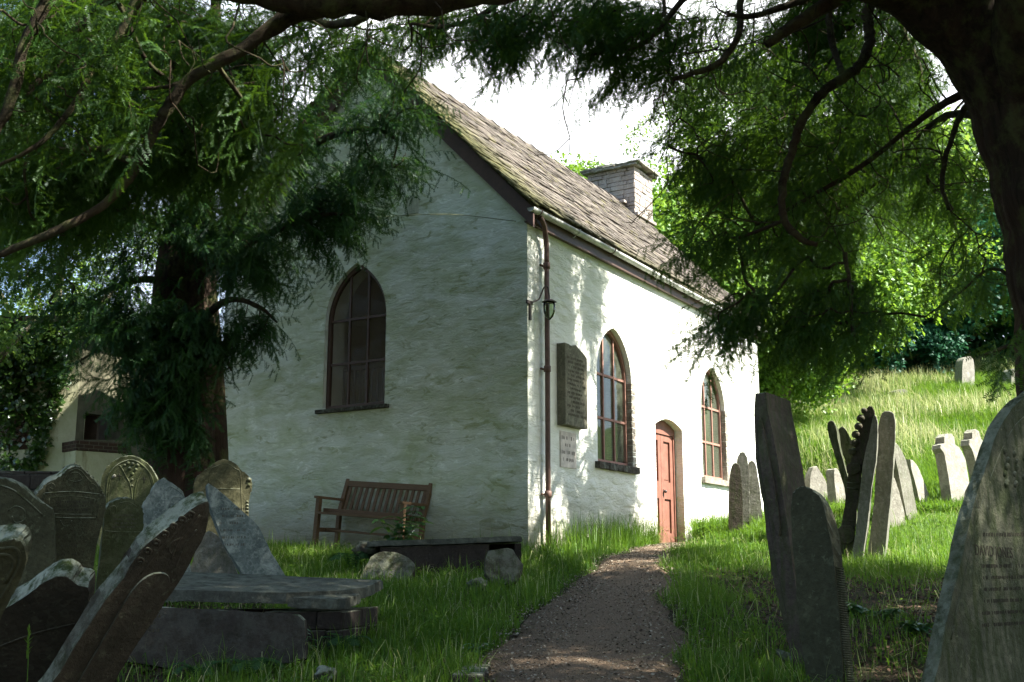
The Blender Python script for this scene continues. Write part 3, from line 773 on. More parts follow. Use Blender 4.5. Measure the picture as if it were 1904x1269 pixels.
LG = 'headstones crowded in front of the left yew'
st = Stone('headstone', 'dark round-shouldered headstone at the far left edge, behind the curled black-faced one', [(-90, 1180), (-90, 905), (-40, 888), (-5, 889), (22, 894), (48, 909), (68, 930), (84, 942), (104, 952), (100, 1180)], 8.2, 18, -10, .11, M_s_dark, LG)
st.ribs('moulding', [[(-80, 925), (-20, 903), (20, 910), (50, 932), (80, 960)]], .012)
st.ribs('scroll_moulding', [[(15, 950), (30, 942), (45, 950), (44, 968), (28, 972), (22, 960)]], .009)
st = Stone('headstone', 'big dark headstone with arched scrolled top above a framed panel, among the left graves', [(30, 1175), (48, 1030), (60, 960), (63, 926), (80, 908), (88, 896), (112, 888), (122, 876), (138, 868), (151, 870), (164, 883), (175, 893), (186, 905), (189, 916), (198, 924), (192, 960), (176, 1040), (160, 1175)], 8.9, 27, -15, .16, M_s_dark, LG)
st.ribs('moulding', [[(118, 895), (126, 880), (139, 873), (150, 876), (162, 890), (170, 898)], [(82, 918), (134, 915), (187, 920)], [(80, 962), (130, 964), (180, 964)], [(82, 918), (80, 940), (79, 962)], [(187, 920), (184, 942), (180, 964)]], .010)
st.ribs('inner_moulding', [[(92, 926), (134, 923), (177, 928)], [(90, 955), (130, 957), (172, 957)], [(92, 926), (90, 955)], [(177, 928), (172, 957)]], .006)
st.ribs('scroll_moulding', [[(90, 914), (88, 905), (95, 899), (102, 904), (98, 911), (93, 907)], [(178, 915), (179, 906), (172, 900), (165, 905), (169, 912), (174, 908)], [(126, 893), (132, 882), (140, 879), (148, 882), (153, 892), (140, 896), (126, 893)], [(112, 968), (118, 978), (128, 978), (134, 968)]], .008)
st.worn_lines(98, 930, 170, 952, 3, M_letter, .018); st.worn_lines(80, 990, 160, 1090, 6, M_letter, .016, .6, 'lower_lettering')
st = Stone('headstone', 'mossy pointed gothic headstone with two carved lancet panels, close to the yew trunk', [(184, 1120), (186, 930), (187, 904), (191, 878), (204, 862), (222, 851), (243, 846), (262, 853), (278, 867), (289, 884), (296, 905), (298, 1120)], 10.8, 12, -4, .14, M_s_mossy, LG)
st.ribs('moulding', [[(197, 990), (199, 900), (208, 876), (224, 862), (244, 856), (260, 862), (274, 875), (284, 893), (288, 920)]], .014)
st.ribs('lancet_moulding', [[(200, 940), (203, 900), (214, 876), (222, 866), (233, 884), (243, 905), (247, 940)], [(249, 940), (252, 905), (262, 880), (272, 872), (282, 896), (286, 930)]], .010)
st.knobs('foliage_carving', [(238, 862), (247, 864), (256, 866), (241, 872), (252, 874), (246, 882), (246, 893, .7), (246, 904, .6), (232, 866, .8)], .020)
st.ribs('cross_moulding', [[(222, 880), (222, 892)], [(217, 885), (227, 885)], [(268, 886), (268, 899)], [(263, 891), (273, 891)]], .006, M_letter)
st.knobs('lichen', [(212, 886, 1)], .022, M_s_pale)
st = Stone('headstone', 'small mossy round-topped headstone wedged right of the stone with the framed panel', [(172, 1175), (182, 1067), (193, 975), (195, 952), (201, 937), (217, 928), (236, 925), (253, 931), (264, 944), (268, 962), (262, 1000), (246, 1175)], 9.3, 25, -8, .12, M_s_mossy, LG)
st.ribs('carved_moulding', [[(204, 958), (206, 944), (214, 942), (216, 952), (208, 964), (202, 972)], [(222, 936), (240, 934), (256, 944)], [(196, 988), (228, 990), (262, 990)]], .007)
st.worn_lines(208, 955, 258, 984, 4, M_letter2, .014)
st = Stone('headstone', 'pale broken headstone with jagged crest and carved shell, behind the leaning stone', [(255, 1120), (266, 984), (262, 972), (268, 957), (264, 937), (278, 924), (286, 900), (297, 893), (307, 888), (314, 899), (333, 907), (343, 918), (352, 955), (356, 1120)], 10.1, 22, 4, .17, M_s_blue, LG, sm=1)
st.ribs('shell_carving', [[(312, 945), (318, 928), (334, 924), (344, 932)], [(314, 952), (322, 938), (334, 934), (346, 942)], [(316, 960), (325, 948), (338, 944)], [(308, 912), (316, 905), (330, 912), (342, 922)]], .011)
st = Stone('headstone', 'yellow-lichened ogee headstone standing against the white gable', [(356, 1090), (359, 915), (362, 888), (375, 878), (392, 868), (406, 857), (421, 854), (438, 861), (449, 876), (462, 883), (469, 896), (468, 911), (463, 924), (462, 950), (459, 1090)], 12.9, 14, 0, .13, M_s_yellow, LG)
st.ribs('moulding', [[(390, 960), (390, 882), (402, 868), (421, 863), (437, 872), (447, 884), (450, 960)], [(392, 909), (446, 910)]], .010)
st.knobs('scroll', [(463, 893, 1), (463, 903, .9), (460, 934, .6), (460, 940, .6), (460, 946, .6), (460, 952, .6)], .030)
st = Stone('headstone', 'blue-grey slate headstone toppling to the right, its face patched with lichen', [(385, 894), (396, 906), (413, 917), (435, 936), (457, 956), (478, 974), (492, 999), (495, 1014), (532, 1072), (560, 1125), (490, 1125), (455, 1070), (427, 1029), (398, 968), (387, 925)], 10.3, 24, 6, .10, M_s_blue, LG, sm=1)
st.worn_lines(408, 940, 460, 1020, 6, M_letter2, .02, .8)
st = Stone('headstone', 'plain grey-green headstone half hidden behind the toppling slate one', [(332, 1125), (358, 1036), (375, 1000), (386, 986), (400, 990), (417, 1007), (446, 1078), (470, 1125)], 10.7, 5, 10, .10, M_s_grey, LG)
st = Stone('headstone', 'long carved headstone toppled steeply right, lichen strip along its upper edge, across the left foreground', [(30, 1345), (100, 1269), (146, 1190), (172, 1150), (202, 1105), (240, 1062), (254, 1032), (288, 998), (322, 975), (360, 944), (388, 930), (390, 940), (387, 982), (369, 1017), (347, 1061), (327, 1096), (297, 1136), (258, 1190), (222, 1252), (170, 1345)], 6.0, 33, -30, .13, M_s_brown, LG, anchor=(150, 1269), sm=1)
st.relief('inscription_panel', [(110, 1330), (160, 1240), (205, 1165), (240, 1102), (262, 1076), (290, 1062), (312, 1066), (318, 1084), (300, 1130), (250, 1200), (215, 1260), (170, 1330)], .014)
st.worn_lines(250, 1085, 300, 1180, 7, M_letter2, .018, .9)
st.ribs('flower_moulding', [[(x + q * math.cos(t), y + q * math.sin(t)) for q, t in ((1.5, 0), (3, 1.6), (4.5, 3.1), (6, 4.6), (7, 6.0), (7, 7.2))] for x, y in ((354, 958), (338, 967), (322, 980), (306, 994), (290, 1010), (274, 1026), (260, 1044))], .011)
st.ribs('carved_moulding', [[(372, 958), (350, 985), (330, 1010), (318, 1040)], [(366, 985), (345, 1010), (334, 1035), (326, 1056)], [(352, 966), (318, 1000), (290, 1030), (262, 1068)], [(340, 1000), (322, 1008), (314, 1022), (322, 1034)]], .009)
st = Stone('headstone', 'curled ogee-topped headstone cut by the bottom left edge, face deeply moulded', [(-170, 1345), (-150, 1080), (-100, 1030), (-40, 1012), (0, 1008), (24, 1003), (40, 1008), (50, 1026), (49, 1050), (36, 1084), (12, 1126), (-20, 1200), (-50, 1345)], 5.5, 12, -36, .13, M_s_dark, LG)
st.ribs('moulding', [[(-90, 1050), (-30, 1026), (8, 1020), (28, 1020), (37, 1034), (34, 1056), (18, 1086), (-8, 1130)], [(-80, 1066), (-28, 1040), (4, 1032), (20, 1036), (26, 1050), (10, 1084)]], .014)
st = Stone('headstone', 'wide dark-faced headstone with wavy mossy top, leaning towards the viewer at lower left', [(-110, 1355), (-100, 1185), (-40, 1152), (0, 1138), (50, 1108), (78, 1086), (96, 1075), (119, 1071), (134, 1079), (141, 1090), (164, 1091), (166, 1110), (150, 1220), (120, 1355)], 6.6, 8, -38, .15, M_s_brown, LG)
st.ribs('moulding', [[(-30, 1215), (60, 1180), (140, 1160)]], .010)

# chest tomb in the left foreground
tomb = tag(empty('chest_tomb', tuple(at(560, 1200, 8.2))), 'low chest tomb with broken-cornered slab on a rubble base, left foreground', 'tomb')
tb = np.array(tomb.location)
def quad_slab(tops, th, jit=.0, sub=10):
    """slab from top corner points (world), edges roughened"""
    bm = bmesh.new(); P = []
    for i in range(len(tops)):
        a, b = np.array(tops[i], float), np.array(tops[(i + 1) % len(tops)], float)
        for k_ in range(sub): P.append(a + (b - a) * k_ / sub + np.append(RNG.normal(0, jit, 2), RNG.normal(0, jit * .3)))
    up = [bm.verts.new(p) for p in P]; dn = [bm.verts.new(p - np.array([0, 0, th]) + np.append(RNG.normal(0, jit, 2), 0)) for p in P]
    f1 = bm.faces.new(up); f2 = bm.faces.new(dn[::-1]); m = len(P)
    for i in range(m): bm.faces.new((up[i], dn[i], dn[(i + 1) % m], up[(i + 1) % m]))
    bmesh.ops.bevel(bm, geom=list(f1.edges) + list(f2.edges), offset=.008, segments=2, affect='EDGES')
    return bm
M_s_slab = stone_mat('tomb_slab', (.145, .15, .12), (.085, .088, .07), (.26, .28, .22), .45, .25, .8)
FL, FR, BR, BL = at(250, 1094, 7.72), at(642, 1107, 7.95), at(712, 1079, 8.8), at(262, 1061, 8.7)
ck0, ck1 = at(533, 1103, 7.87), at(668, 1096, 8.26)
obj_bm('slab', quad_slab([p - tb for p in (FL, ck0, ck1, BR, BL)], .075, .006), M_s_slab, tomb)
dn_ = np.array([0, 0, .028])
obj_bm('broken_corner', quad_slab([p - tb - dn_ + d for p, d in ((ck0, (.012, 0, 0)), (FR, (0, 0, .0)), (ck1, (.01, -.012, 0)))], .07, .003), M_s_slab, tomb)
ax = FR - FL; ax[2] = 0; ax /= np.linalg.norm(ax); ay = BR - FR; ay[2] = 0; ay /= np.linalg.norm(ay)
bm = bmesh.new(); Lx = 1.5
block_stack(bm, -.52, 0, 0, .80, -.75, -.001, .15, .2, .42, .02)
Rm = Matrix((ax, ay, (0, 0, 1))).transposed().to_4x4(); og = FR - ax * .035 + ay * .05 - tb - np.array([0, 0, .105])
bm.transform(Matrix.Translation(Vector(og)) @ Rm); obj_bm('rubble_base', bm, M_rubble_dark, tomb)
bm = bmesh.new(); add_box(bm, (-.26, .4, -.36), (.46, .74, .70)); add_box(bm, (-1.0, .70, -.32), (1.2, .1, .62)); add_box(bm, (-1.12, .16, -.42), (1.16, .08, .60)); bm.transform(Matrix.Translation(Vector(og)) @ Rm)  # rubble core, plus dark boxes added as the shaded void under the slab
obj_bm('core_void_fill', bm, M_rubble_dark, tomb)
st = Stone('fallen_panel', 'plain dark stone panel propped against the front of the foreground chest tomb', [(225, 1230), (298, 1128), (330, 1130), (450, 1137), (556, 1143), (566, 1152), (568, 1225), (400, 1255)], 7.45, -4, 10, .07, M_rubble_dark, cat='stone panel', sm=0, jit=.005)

# chest tomb by the bench
FLp = at(681, 1007, 11.9); FRp = at(969, 997, 11.9); UD = np.array([-.03, 1.0, .0]); dv = UD * .85
tomb2 = tag(empty('chest_tomb', tuple(FLp * .5 + FRp * .5 - np.array([0, 0, .4]))), 'low chest tomb with thin mossy slab and open end, in front of the bench', 'tomb')
t2 = np.array(tomb2.location)
obj_bm('slab', quad_slab([p - t2 for p in (FLp, FRp, FRp + dv, FLp + dv)], .055, .008, 14), M_s_slab, tomb2)
e1 = (FRp - FLp); e1 /= np.linalg.norm(e1); h = -.055
def panel(a, b, th, ht, name, drop=0):
    bm = bmesh.new(); a = a - t2; b = b - t2; mid_ = (a + b) / 2; L = np.linalg.norm(b - a); x = (b - a) / L; y = np.array([-x[1], x[0], 0]); y /= np.linalg.norm(y); z = np.cross(x, y)
    add_box(bm, mid_ - z * (ht / 2 + .06 + drop), (L, th, ht), Matrix((x, y, z)).transposed(), jit=.006, bevel=.006); return obj_bm(name, bm, M_rubble_dark, tomb2)
panel(FLp + e1 * .14 + UD * .09, FLp + e1 * 1.28 + UD * .09, .07, .62, 'side_panel', .004)
panel(FLp + e1 * .1 + UD * .77, FRp - e1 * .05 + UD * .77, .07, .62, 'rear_panel', .004)
panel(FRp - e1 * .03 + UD * .06, FRp - e1 * .03 + UD * .73, .07, .62, 'end_panel', .01)
Stone('broken_slab', 'rounded broken slab lying back against the tomb in front of the bench', [(664, 1085), (672, 1066), (686, 1041), (697, 1029), (721, 1024), (746, 1029), (763, 1039), (774, 1050), (770, 1064), (757, 1079), (738, 1094), (690, 1096)], 11.35, -6, 32, .08, M_s_tall, cat='stone slab')
Stone('broken_slab', 'angular broken slab propped at the open right end of the tomb', [(900, 1080), (903, 1024), (928, 1021), (952, 1018), (961, 1035), (976, 1056), (958, 1090)], 11.15, 8, 25, .08, M_s_tall, cat='stone slab', sm=1)
def boulder(name, label, px, py, Y, r, mat, sc=(1, 1, .8), seed=0):
    bm = bmesh.new(); bmesh.ops.create_icosphere(bm, subdivisions=4, radius=r)
    for v in bm.verts:
        d = v.co.normalized(); k_ = 1 + .28 * mnoise.fractal(d * 1.6 + Vector((seed, 0, 0)), 1, 2, 4); v.co = Vector((d.x * sc[0], d.y * sc[1], d.z * sc[2])) * r * k_
    p = at(px, py, Y)
    for v in bm.verts: v.co += Vector(p)
    return tag(obj_bm(name, bm, mat, None, tuple(p - np.array([0, 0, r * .7])), smooth=True), label, 'stone')
boulder('boulder', 'small rounded mossy boulder in the grass left of the path', 886, 1095, 10.9, .12, M_s_green, seed=3)
boulder('boulder', 'pale lump of stone beside the left end of the tomb by the bench', 686, 1022, 12.3, .13, M_s_tall, (1.2, .8, .7), 5)
boulder('stone_fragment', 'grooved pale stone fragment sunk in grass near the bottom edge', 606, 1256, 7.0, .07, M_s_dark, (1.0, .7, .8), 9)

RG = 'headstones to the right of the path'
st = Stone('headstone', 'tall edge-on flaking sandstone headstone, the highest right of the path', [(1492, 1300), (1470, 1215), (1450, 1130), (1434, 1060), (1418, 934), (1405, 849), (1401, 774), (1403, 732), (1424, 730), (1427, 762), (1436, 800), (1446, 860), (1458, 940), (1472, 1036), (1486, 1130), (1500, 1225), (1512, 1300)], 7.6, -33, 0, .50, M_s_tall, RG, sm=0, jit=.0035)
st.relief('flaking_layer', [(1421, 900), (1413, 840), (1410, 785), (1416, 775), (1424, 812), (1434, 860), (1446, 930), (1454, 990), (1448, 1000), (1434, 950)], .020, None, 1)
st.ribs('crack', [[(1415, 790), (1422, 840), (1430, 890), (1440, 950)], [(1408, 800), (1412, 860), (1424, 930), (1440, 1030), (1462, 1140)]], .0028, M_letter)
st = Stone('headstone', 'dark round-topped headstone with ribbed edge, just right of the tall flaking one', [(1503, 1310), (1486, 1156), (1474, 1033), (1470, 950), (1474, 920), (1485, 906), (1498, 904), (1513, 914), (1532, 944), (1547, 1009), (1551, 1064), (1560, 1156), (1574, 1310)], 6.7, -36, 4, .15, M_s_dark, RG)
acc = Acc()
for i in range(52):
    f = i / 51; p = on_plane(1551 + 20 * f, 1055 + 225 * f, st.p0, st.n) - st.base + st.u * .006; acc.tube([p - st.n * .012, p - st.n * .135], .0055, 5)
acc.build('tooled_edge', M_s_green, st.o)
st = Stone('headstone', 'big green-streaked inscribed headstone filling the right foreground', [(1708, 1360), (1740, 1269), (1754, 1193), (1771, 1112), (1788, 1044), (1805, 955), (1826, 887), (1847, 828), (1868, 777), (1905, 733), (1950, 706), (2000, 700), (2055, 715), (2105, 760), (2135, 850), (2140, 1360)], 4.5, 36, 2, .06, M_s_green, RG, anchor=(1760, 1269))
st.ribs('moulding', [[(1768, 1190), (1786, 1105), (1800, 1044), (1819, 960), (1842, 890), (1868, 826), (1896, 783), (1945, 752), (2000, 742)]], .006)
st.worn_lines(1826, 985, 1960, 1004, 1, M_letter, .016, .9); st.worn_lines(1815, 1042, 1960, 1175, 6, M_letter, .013, .8, 'lower_lettering')
st.knobs('worn_carving', [(1868 + 17 * (i % 3) + 6 * random.random(), 838 + 14 * (i // 3) + 8 * random.random(), random.uniform(.7, 1.2)) for i in range(15)], .018)
cu = bpy.data.curves.new('inscription', 'FONT'); cu.body = 'DAVID JONES'; cu.size = .062; cu.extrude = .0008; cu.space_character = 1.02
_to = bpy.data.objects.new('tmp_text', cu); COL.objects.link(_to); bpy.context.view_layer.update()
_me = bpy.data.meshes.new_from_object(_to.evaluated_get(bpy.context.evaluated_depsgraph_get())); bpy.data.objects.remove(_to)
to = link('name_lettering', _me, M_letter, st.o)
ua_ = st.pt(1883, 1036) - st.pt(1813, 1030); sx_ = np.linalg.norm(ua_) / max(v.co.x for v in _me.vertices)
pa = st.pt(1813, 1032, .0008) - st.base; ua = st.pt(1880, 1036) - st.pt(1812, 1030); ua /= np.linalg.norm(ua); va = np.cross(st.n, ua)
to.matrix_local = Matrix(((ua[0] * sx_, va[0], st.n[0], pa[0]), (ua[1] * sx_, va[1], st.n[1], pa[1]), (ua[2] * sx_, va[2], st.n[2], pa[2]), (0, 0, 0, 1)))
tag(Stone('stone_fragment', 'broken stone splinter on bare soil at the foot of the tall flaking headstone', [(1440, 1214), (1446, 1204), (1470, 1214), (1492, 1228), (1488, 1240), (1460, 1230)], 7.6, -20, 40, .05, M_s_tall, cat='stone', sm=0).o)
# the leaning pair and gothic stone in the middle
st = Stone('headstone', 'gothic headstone with crocketed gable edge and moulded base, leaning right of the path', [(1558, 1070), (1558, 1002), (1565, 978), (1570, 946), (1576, 898), (1577, 880), (1580, 862), (1588, 842), (1592, 818), (1597, 795), (1602, 777), (1609, 762), (1619, 752), (1628, 768), (1622, 800), (1606, 850), (1600, 880), (1594, 940), (1588, 1000), (1582, 1070)], 13.5, -17, 0, .5, M_s_tall, RG, sm=1)
st.knobs('crocket', [(1607, 764, .8), (1601, 778), (1597, 793), (1592, 808), (1590, 824), (1586, 840)], .052)
st.relief('moulded_band', [(1572, 862), (1600, 862), (1600, 880), (1576, 886)], .05, None, 1); st.relief('base_band', [(1556, 978), (1590, 978), (1588, 1012), (1554, 1010)], .05, None, 1)
st.ribs('moulding', [[(1574, 898), (1597, 900)], [(1574, 908), (1596, 910)], [(1567, 968), (1590, 970)]], .016)
Stone('headstone', 'plain slab leaning hard against the gothic crocketed headstone', [(1574, 1075), (1582, 1040), (1592, 980), (1598, 920), (1604, 870), (1614, 815), (1623, 775), (1629, 768), (1632, 790), (1631, 846), (1622, 890), (1616, 950), (1607, 1020), (1598, 1075)], 13.3, -19, 0, .5, M_s_grey, RG, sm=1)
Stone('headstone', 'tall grey lichened slab, rightmost of the tight leaning trio beyond the path', [(1604, 1075), (1618, 1000), (1628, 900), (1632, 806), (1634, 779), (1641, 764), (1657, 764), (1663, 772), (1664, 813), (1661, 866), (1655, 940), (1648, 1005), (1640, 1075)], 13.6, -20, 0, .5, M_s_grey, RG, sm=1)
Stone('headstone', 'thin curved-top headstone leaning left behind the gothic one', [(1538, 789), (1543, 783), (1550, 783), (1556, 796), (1560, 832), (1568, 862), (1578, 890), (1596, 975), (1580, 975), (1569, 900), (1555, 857), (1543, 820)], 15.0, -20, 0, .5, M_s_green, RG, sm=1)
Stone('headstone', 'second leaning headstone tucked against the thin curved-top one', [(1557, 800), (1562, 794), (1569, 793), (1577, 806), (1591, 838), (1604, 900), (1615, 975), (1600, 975), (1576, 866), (1562, 832)], 15.4, -18, 0, .45, M_s_green, RG, sm=1)
Stone('headstone', 'grey slab leaning right in the sun behind the lichened slab', [(1660, 830), (1664, 821), (1673, 832), (1687, 858), (1704, 945), (1708, 975), (1688, 975), (1676, 905)], 16.0, 42, -4, .16, M_s_grey, RG, sm=1)
Stone('headstone', 'small sunlit headstone leaning right with dark left edge, in long grass', [(1690, 854), (1700, 857), (1713, 881), (1731, 931), (1738, 965), (1716, 965), (1709, 925)], 17.0, 48, -2, .16, M_s_pale, RG, sm=1)
Stone('headstone', 'low white headstone glimpsed between the leaning slabs', [(1652, 892), (1662, 884), (1669, 905), (1682, 955), (1686, 985), (1650, 985)], 15.8, 25, 0, .12, M_s_pale, RG, sm=1)
Stone('headstone', 'white stepped-top headstone in sun behind the dark round-topped one', [(1508, 975), (1506, 890), (1508, 880), (1513, 869), (1519, 867), (1529, 882), (1536, 896), (1543, 943), (1547, 975)], 18.0, 22, 0, .14, M_s_pale, RG, sm=0)
Stone('headstone', 'white headstone with dark side edge, below the thin curved-top one', [(1558, 975), (1553, 900), (1550, 874), (1556, 870), (1562, 880), (1577, 930), (1584, 975)], 17.0, 34, 0, .16, M_s_pale, RG, sm=1)
Stone('headstone', 'bluish slate headstone peeping out behind the tall flaking one', [(1450, 975), (1451, 848), (1459, 840), (1464, 841), (1471, 854), (1480, 880), (1485, 905), (1488, 975)], 16.0, 30, 0, .12, M_s_blue, RG)
CG = 'cluster of headstones by the chapel wall'
Stone('headstone', 'left slab of the cluster standing by the white wall under the far window', [(1356, 1010), (1356, 908), (1360, 866), (1368, 859), (1378, 868), (1384, 1010)], 17.0, -8, 0, .22, M_s_tall, CG)
Stone('headstone', 'round-headed stone in the middle of the cluster by the white wall', [(1370, 1010), (1370, 858), (1374, 845), (1381, 840), (1388, 846), (1392, 862), (1396, 1010)], 17.4, -8, 0, .18, M_s_grey, CG)
Stone('headstone', 'square-shouldered slab at the right of the cluster by the white wall', [(1390, 1010), (1392, 862), (1396, 857), (1403, 858), (1409, 880), (1424, 1010)], 17.9, -6, 0, .18, M_s_grey, CG)
HG = 'headstones standing on the sunny bank'
st = Stone('headstone', 'sunlit pale headstone with bell-shaped shoulders on the bank, dark left side', [(1774, 960), (1764, 890), (1756, 842), (1749, 834), (1750, 827), (1757, 824), (1756, 813), (1761, 807), (1770, 807), (1775, 814), (1775, 827), (1784, 832), (1795, 852), (1807, 925), (1812, 960)], 17.0, 38, 2, .16, M_s_pale, HG, sm=0)
st = Stone('headstone', 'sunlit lichened headstone with stepped shoulder, beside the bell-shouldered one', [(1830, 960), (1822, 890), (1808, 836), (1802, 828), (1803, 818), (1809, 816), (1808, 804), (1814, 798), (1821, 803), (1823, 816), (1838, 831), (1852, 870), (1868, 960)], 18.0, 38, 2, .16, M_s_pale, HG, sm=0)
Stone('headstone', 'tall pale round-headed monument high on the bank near the trees', [(1789, 760), (1789, 674), (1794, 665), (1802, 662), (1809, 666), (1812, 678), (1813, 760)], 38, 22, 0, .35, M_s_pale, HG)
Stone('headstone', 'low grey block headstone high on the bank, left of the tall pale monument', [(1664, 765), (1664, 729), (1672, 724), (1684, 724), (1689, 730), (1690, 765)], 36, 24, 0, .35, M_s_grey, HG)
Stone('headstone', 'low mauve-grey headstone nearly lost in hay near the top of the bank', [(1752, 730), (1753, 701), (1760, 698), (1768, 702), (1770, 730)], 42, 10, 0, .2, M_s_tall, HG)
Stone('headstone', 'dark-sided square headstone at the right edge of the bank under the yew', [(1880, 735), (1881, 687), (1892, 684), (1908, 687), (1912, 735)], 37, 28, 0, .4, M_s_grey, HG)

# memorial tablet and painted panel on the wall
def wall_slab(name, label, pts, off, th, mat, cat, loc):
    bm = bmesh.new(); P = np.array(pts, float)
    fr = [bm.verts.new((u, -off, z)) for u, z in P]; bk = [bm.verts.new((u, -off + th, z)) for u, z in P]
    f = bm.faces.new(fr); bm.faces.new(bk[::-1]); m = len(P)
    for i in range(m): bm.faces.new((fr[i], bk[i], bk[(i + 1) % m], fr[(i + 1) % m]))
    bmesh.ops.bevel(bm, geom=list(f.edges), offset=.006, segments=2, affect='EDGES')
    o = obj_bm(name, bm, mat, None, None); o.location = lw(*loc); o.rotation_euler = (0, 0, RZC); return tag(o, label, cat)
def wall_marks(parent, u0, u1, z0, z1, rows, y, mat, h, dens=.8):
    bm = bmesh.new()
    for r in range(rows):
        z = z1 - (z1 - z0) * (r + .5) / rows; x = u0 + random.uniform(0, .15) * (u1 - u0); e = u1 - random.uniform(0, .15) * (u1 - u0)
        while x < e:
            if random.random() < dens: add_box(bm, (x, y, z + random.uniform(-.004, .004)), (h * random.uniform(.15, .6), .002, h * random.uniform(.7, 1.1)))
            x += h * random.uniform(.5, .9)
    obj_bm('lettering', bm, mat, parent)
o = wall_slab('memorial_tablet', 'grey slate memorial tablet with curved top on the side wall, between downpipe and window', [(.0, 0), (.66, 0), (.66, 1.02), (.58, 1.06), (.46, 1.10), (.33, 1.16), (.22, 1.11), (.12, 1.14), (.0, 1.14)], .13, .16, stone_mat('tablet_slate', (.22, .20, .145), (.13, .125, .09), (.33, .34, .24), .42, .4, .6), 'tablet', (.80, 0, 1.71))
wall_marks(o, .06, .60, .12, .98, 14, -.131, M_letter2, .034)
o = wall_slab('painted_plaque', 'flaking painted plaque with faint lettering below the slate tablet', [(0, 0), (.46, 0), (.46, .5), (0, .5)], .016, .02, simple_mat('flaking_paint', (.55, .50, .45), .9, .1, var=.3, scale=7), 'plaque', (.86, 0, 1.14))
wall_marks(o, .04, .42, .06, .46, 4, -.017, simple_mat('faded_letter_paint', (.22, .2, .18), .9, .1), .05, .7)

# ------------------------------------------------------------------ bench
def bench():
    p = at(586, 1008, 15.7); r = empty('bench', tuple(p), RZC - math.pi / 2)
    r.rotation_euler = (0, math.radians(4.6), RZC - math.pi / 2)
    tag(r, 'slatted wooden bench sagging to the right against the white gable', 'bench')
    L = 1.46      # x to the right along the gable, y towards the wall
    def part(name, boxes):
        bm = bmesh.new()
        for b in boxes: box_between(bm, *b[:4], up=b[4] if len(b) > 4 else (0, 1, 0), bevel=.006)
        obj_bm(name, bm, M_teak, r)
    for x in (0, L):
        part('leg', [((x, 0, -.12), (x, 0, .60), .065, .065)])
        part('rear_leg', [((x, .46, -.12), (x, .46, .44), .06, .06), ((x, .46, .42), (x, .60, .90), .06, .055)])
        part('armrest', [((x, -.07, .615), (x, .52, .60), .075, .035, (0, 0, 1))])
    part('seat', [((-.02, .005, .40), (L + .02, .005, .40), .032, .095)] + [((0.03, .08 + i * .085, .435 - i * .006), (L - .03, .08 + i * .085, .435 - i * .006), .07, .022, (0, 1, 0)) for i in range(5)])
    part('stretcher', [((0.03, .2, .17), (L - .03, .2, .17), .03, .07, (0, 1, 0)), ((0, 0, .17), (0, .46, .17), .03, .06, (0, 0, 1)), ((L, 0, .17), (L, .46, .17), .03, .06, (0, 0, 1))])
    part('top_rail', [((0, .575, .835), (L, .575, .835), .035, .085, (0, .28, 1))])
    for i in range(14):
        x = .075 + i * (L - .15) / 13
        part('slat', [((x, .475, .47), (x, .572, .80), .05, .016, (0, 1, 0))])
bench()

# ------------------------------------------------------------------ foliage templates
def needle_strip(P, D, Nn, n_rows, length, width, rng):
    """paired needles along a twig: P points, D directions, Nn plane normals -> V, T"""
    V = []; T = []; c = 0
    for p, d, nn in zip(P, D, Nn):
        s = np.cross(nn, d)
        for sg in (-1, 1):
            a = d * rng.uniform(.25, .8) + s * sg * rng.uniform(.75, 1) + nn * rng.normal(0, .22); a /= np.linalg.norm(a)
            l = length * rng.uniform(.75, 1.1); w = np.cross(a, nn); w = w / (np.linalg.norm(w) + 1e-9) * width / 2
            V += [p - w, p + w, p + a * l]; T.append((c, c + 1, c + 2)); c += 3
    return V, T
def frond(seed, twigs=9, L=.42, step=.019, nl=.031, nw=.0082, droop=.25):
    rng = np.random.default_rng(seed); V = []; T = []; n = 0
    def twig(p, d, nn, ln):
        nonlocal n
        m = max(3, int(ln / step)); Ps = []; Ds = []; Ns = []
        for i in range(m):
            p = p + d * (ln / m); d = d + np.array([0, 0, -droop * .08]) + rng.normal(0, .03, 3); d = d / np.linalg.norm(d)
            q = nn - d * np.dot(nn, d); q /= np.linalg.norm(q); Ps.append(p); Ds.append(d); Ns.append(q)
        v, t = needle_strip(Ps, Ds, Ns, 2, nl, nw, rng); V.extend(v); T.extend([(a + n, b + n, c + n) for a, b, c in t]); n += len(v)
        # the twig stalk as a thin sliver
        a, b = Ps[0] - Ds[0] * ln / m, Ps[-1]; w = np.cross(Ns[0], Ds[0]) * .0022
        V.extend([a - w, a + w, b]); T.append((n, n + 1, n + 2)); n += 3
        return Ps, Ds, Ns
    up = np.array([0, 0, 1.0]); Ps, Ds, Ns = twig(np.zeros(3), np.array([1.0, 0, .05]), up, L)
    for i in range(twigs):
        j = int(len(Ps) * (.12 + .8 * i / twigs)); sg = 1 if i % 2 else -1; s = np.cross(Ns[j], Ds[j]) * sg
        d = Ds[j] * .75 + s * rng.uniform(.5, .9) + up * rng.normal(0, .18); d /= np.linalg.norm(d)
        twig(Ps[j], d, Ns[j], L * rng.uniform(.28, .5) * (1.05 - .6 * i / twigs))
    return np.array(V, np.float32), np.array(T, np.int32)
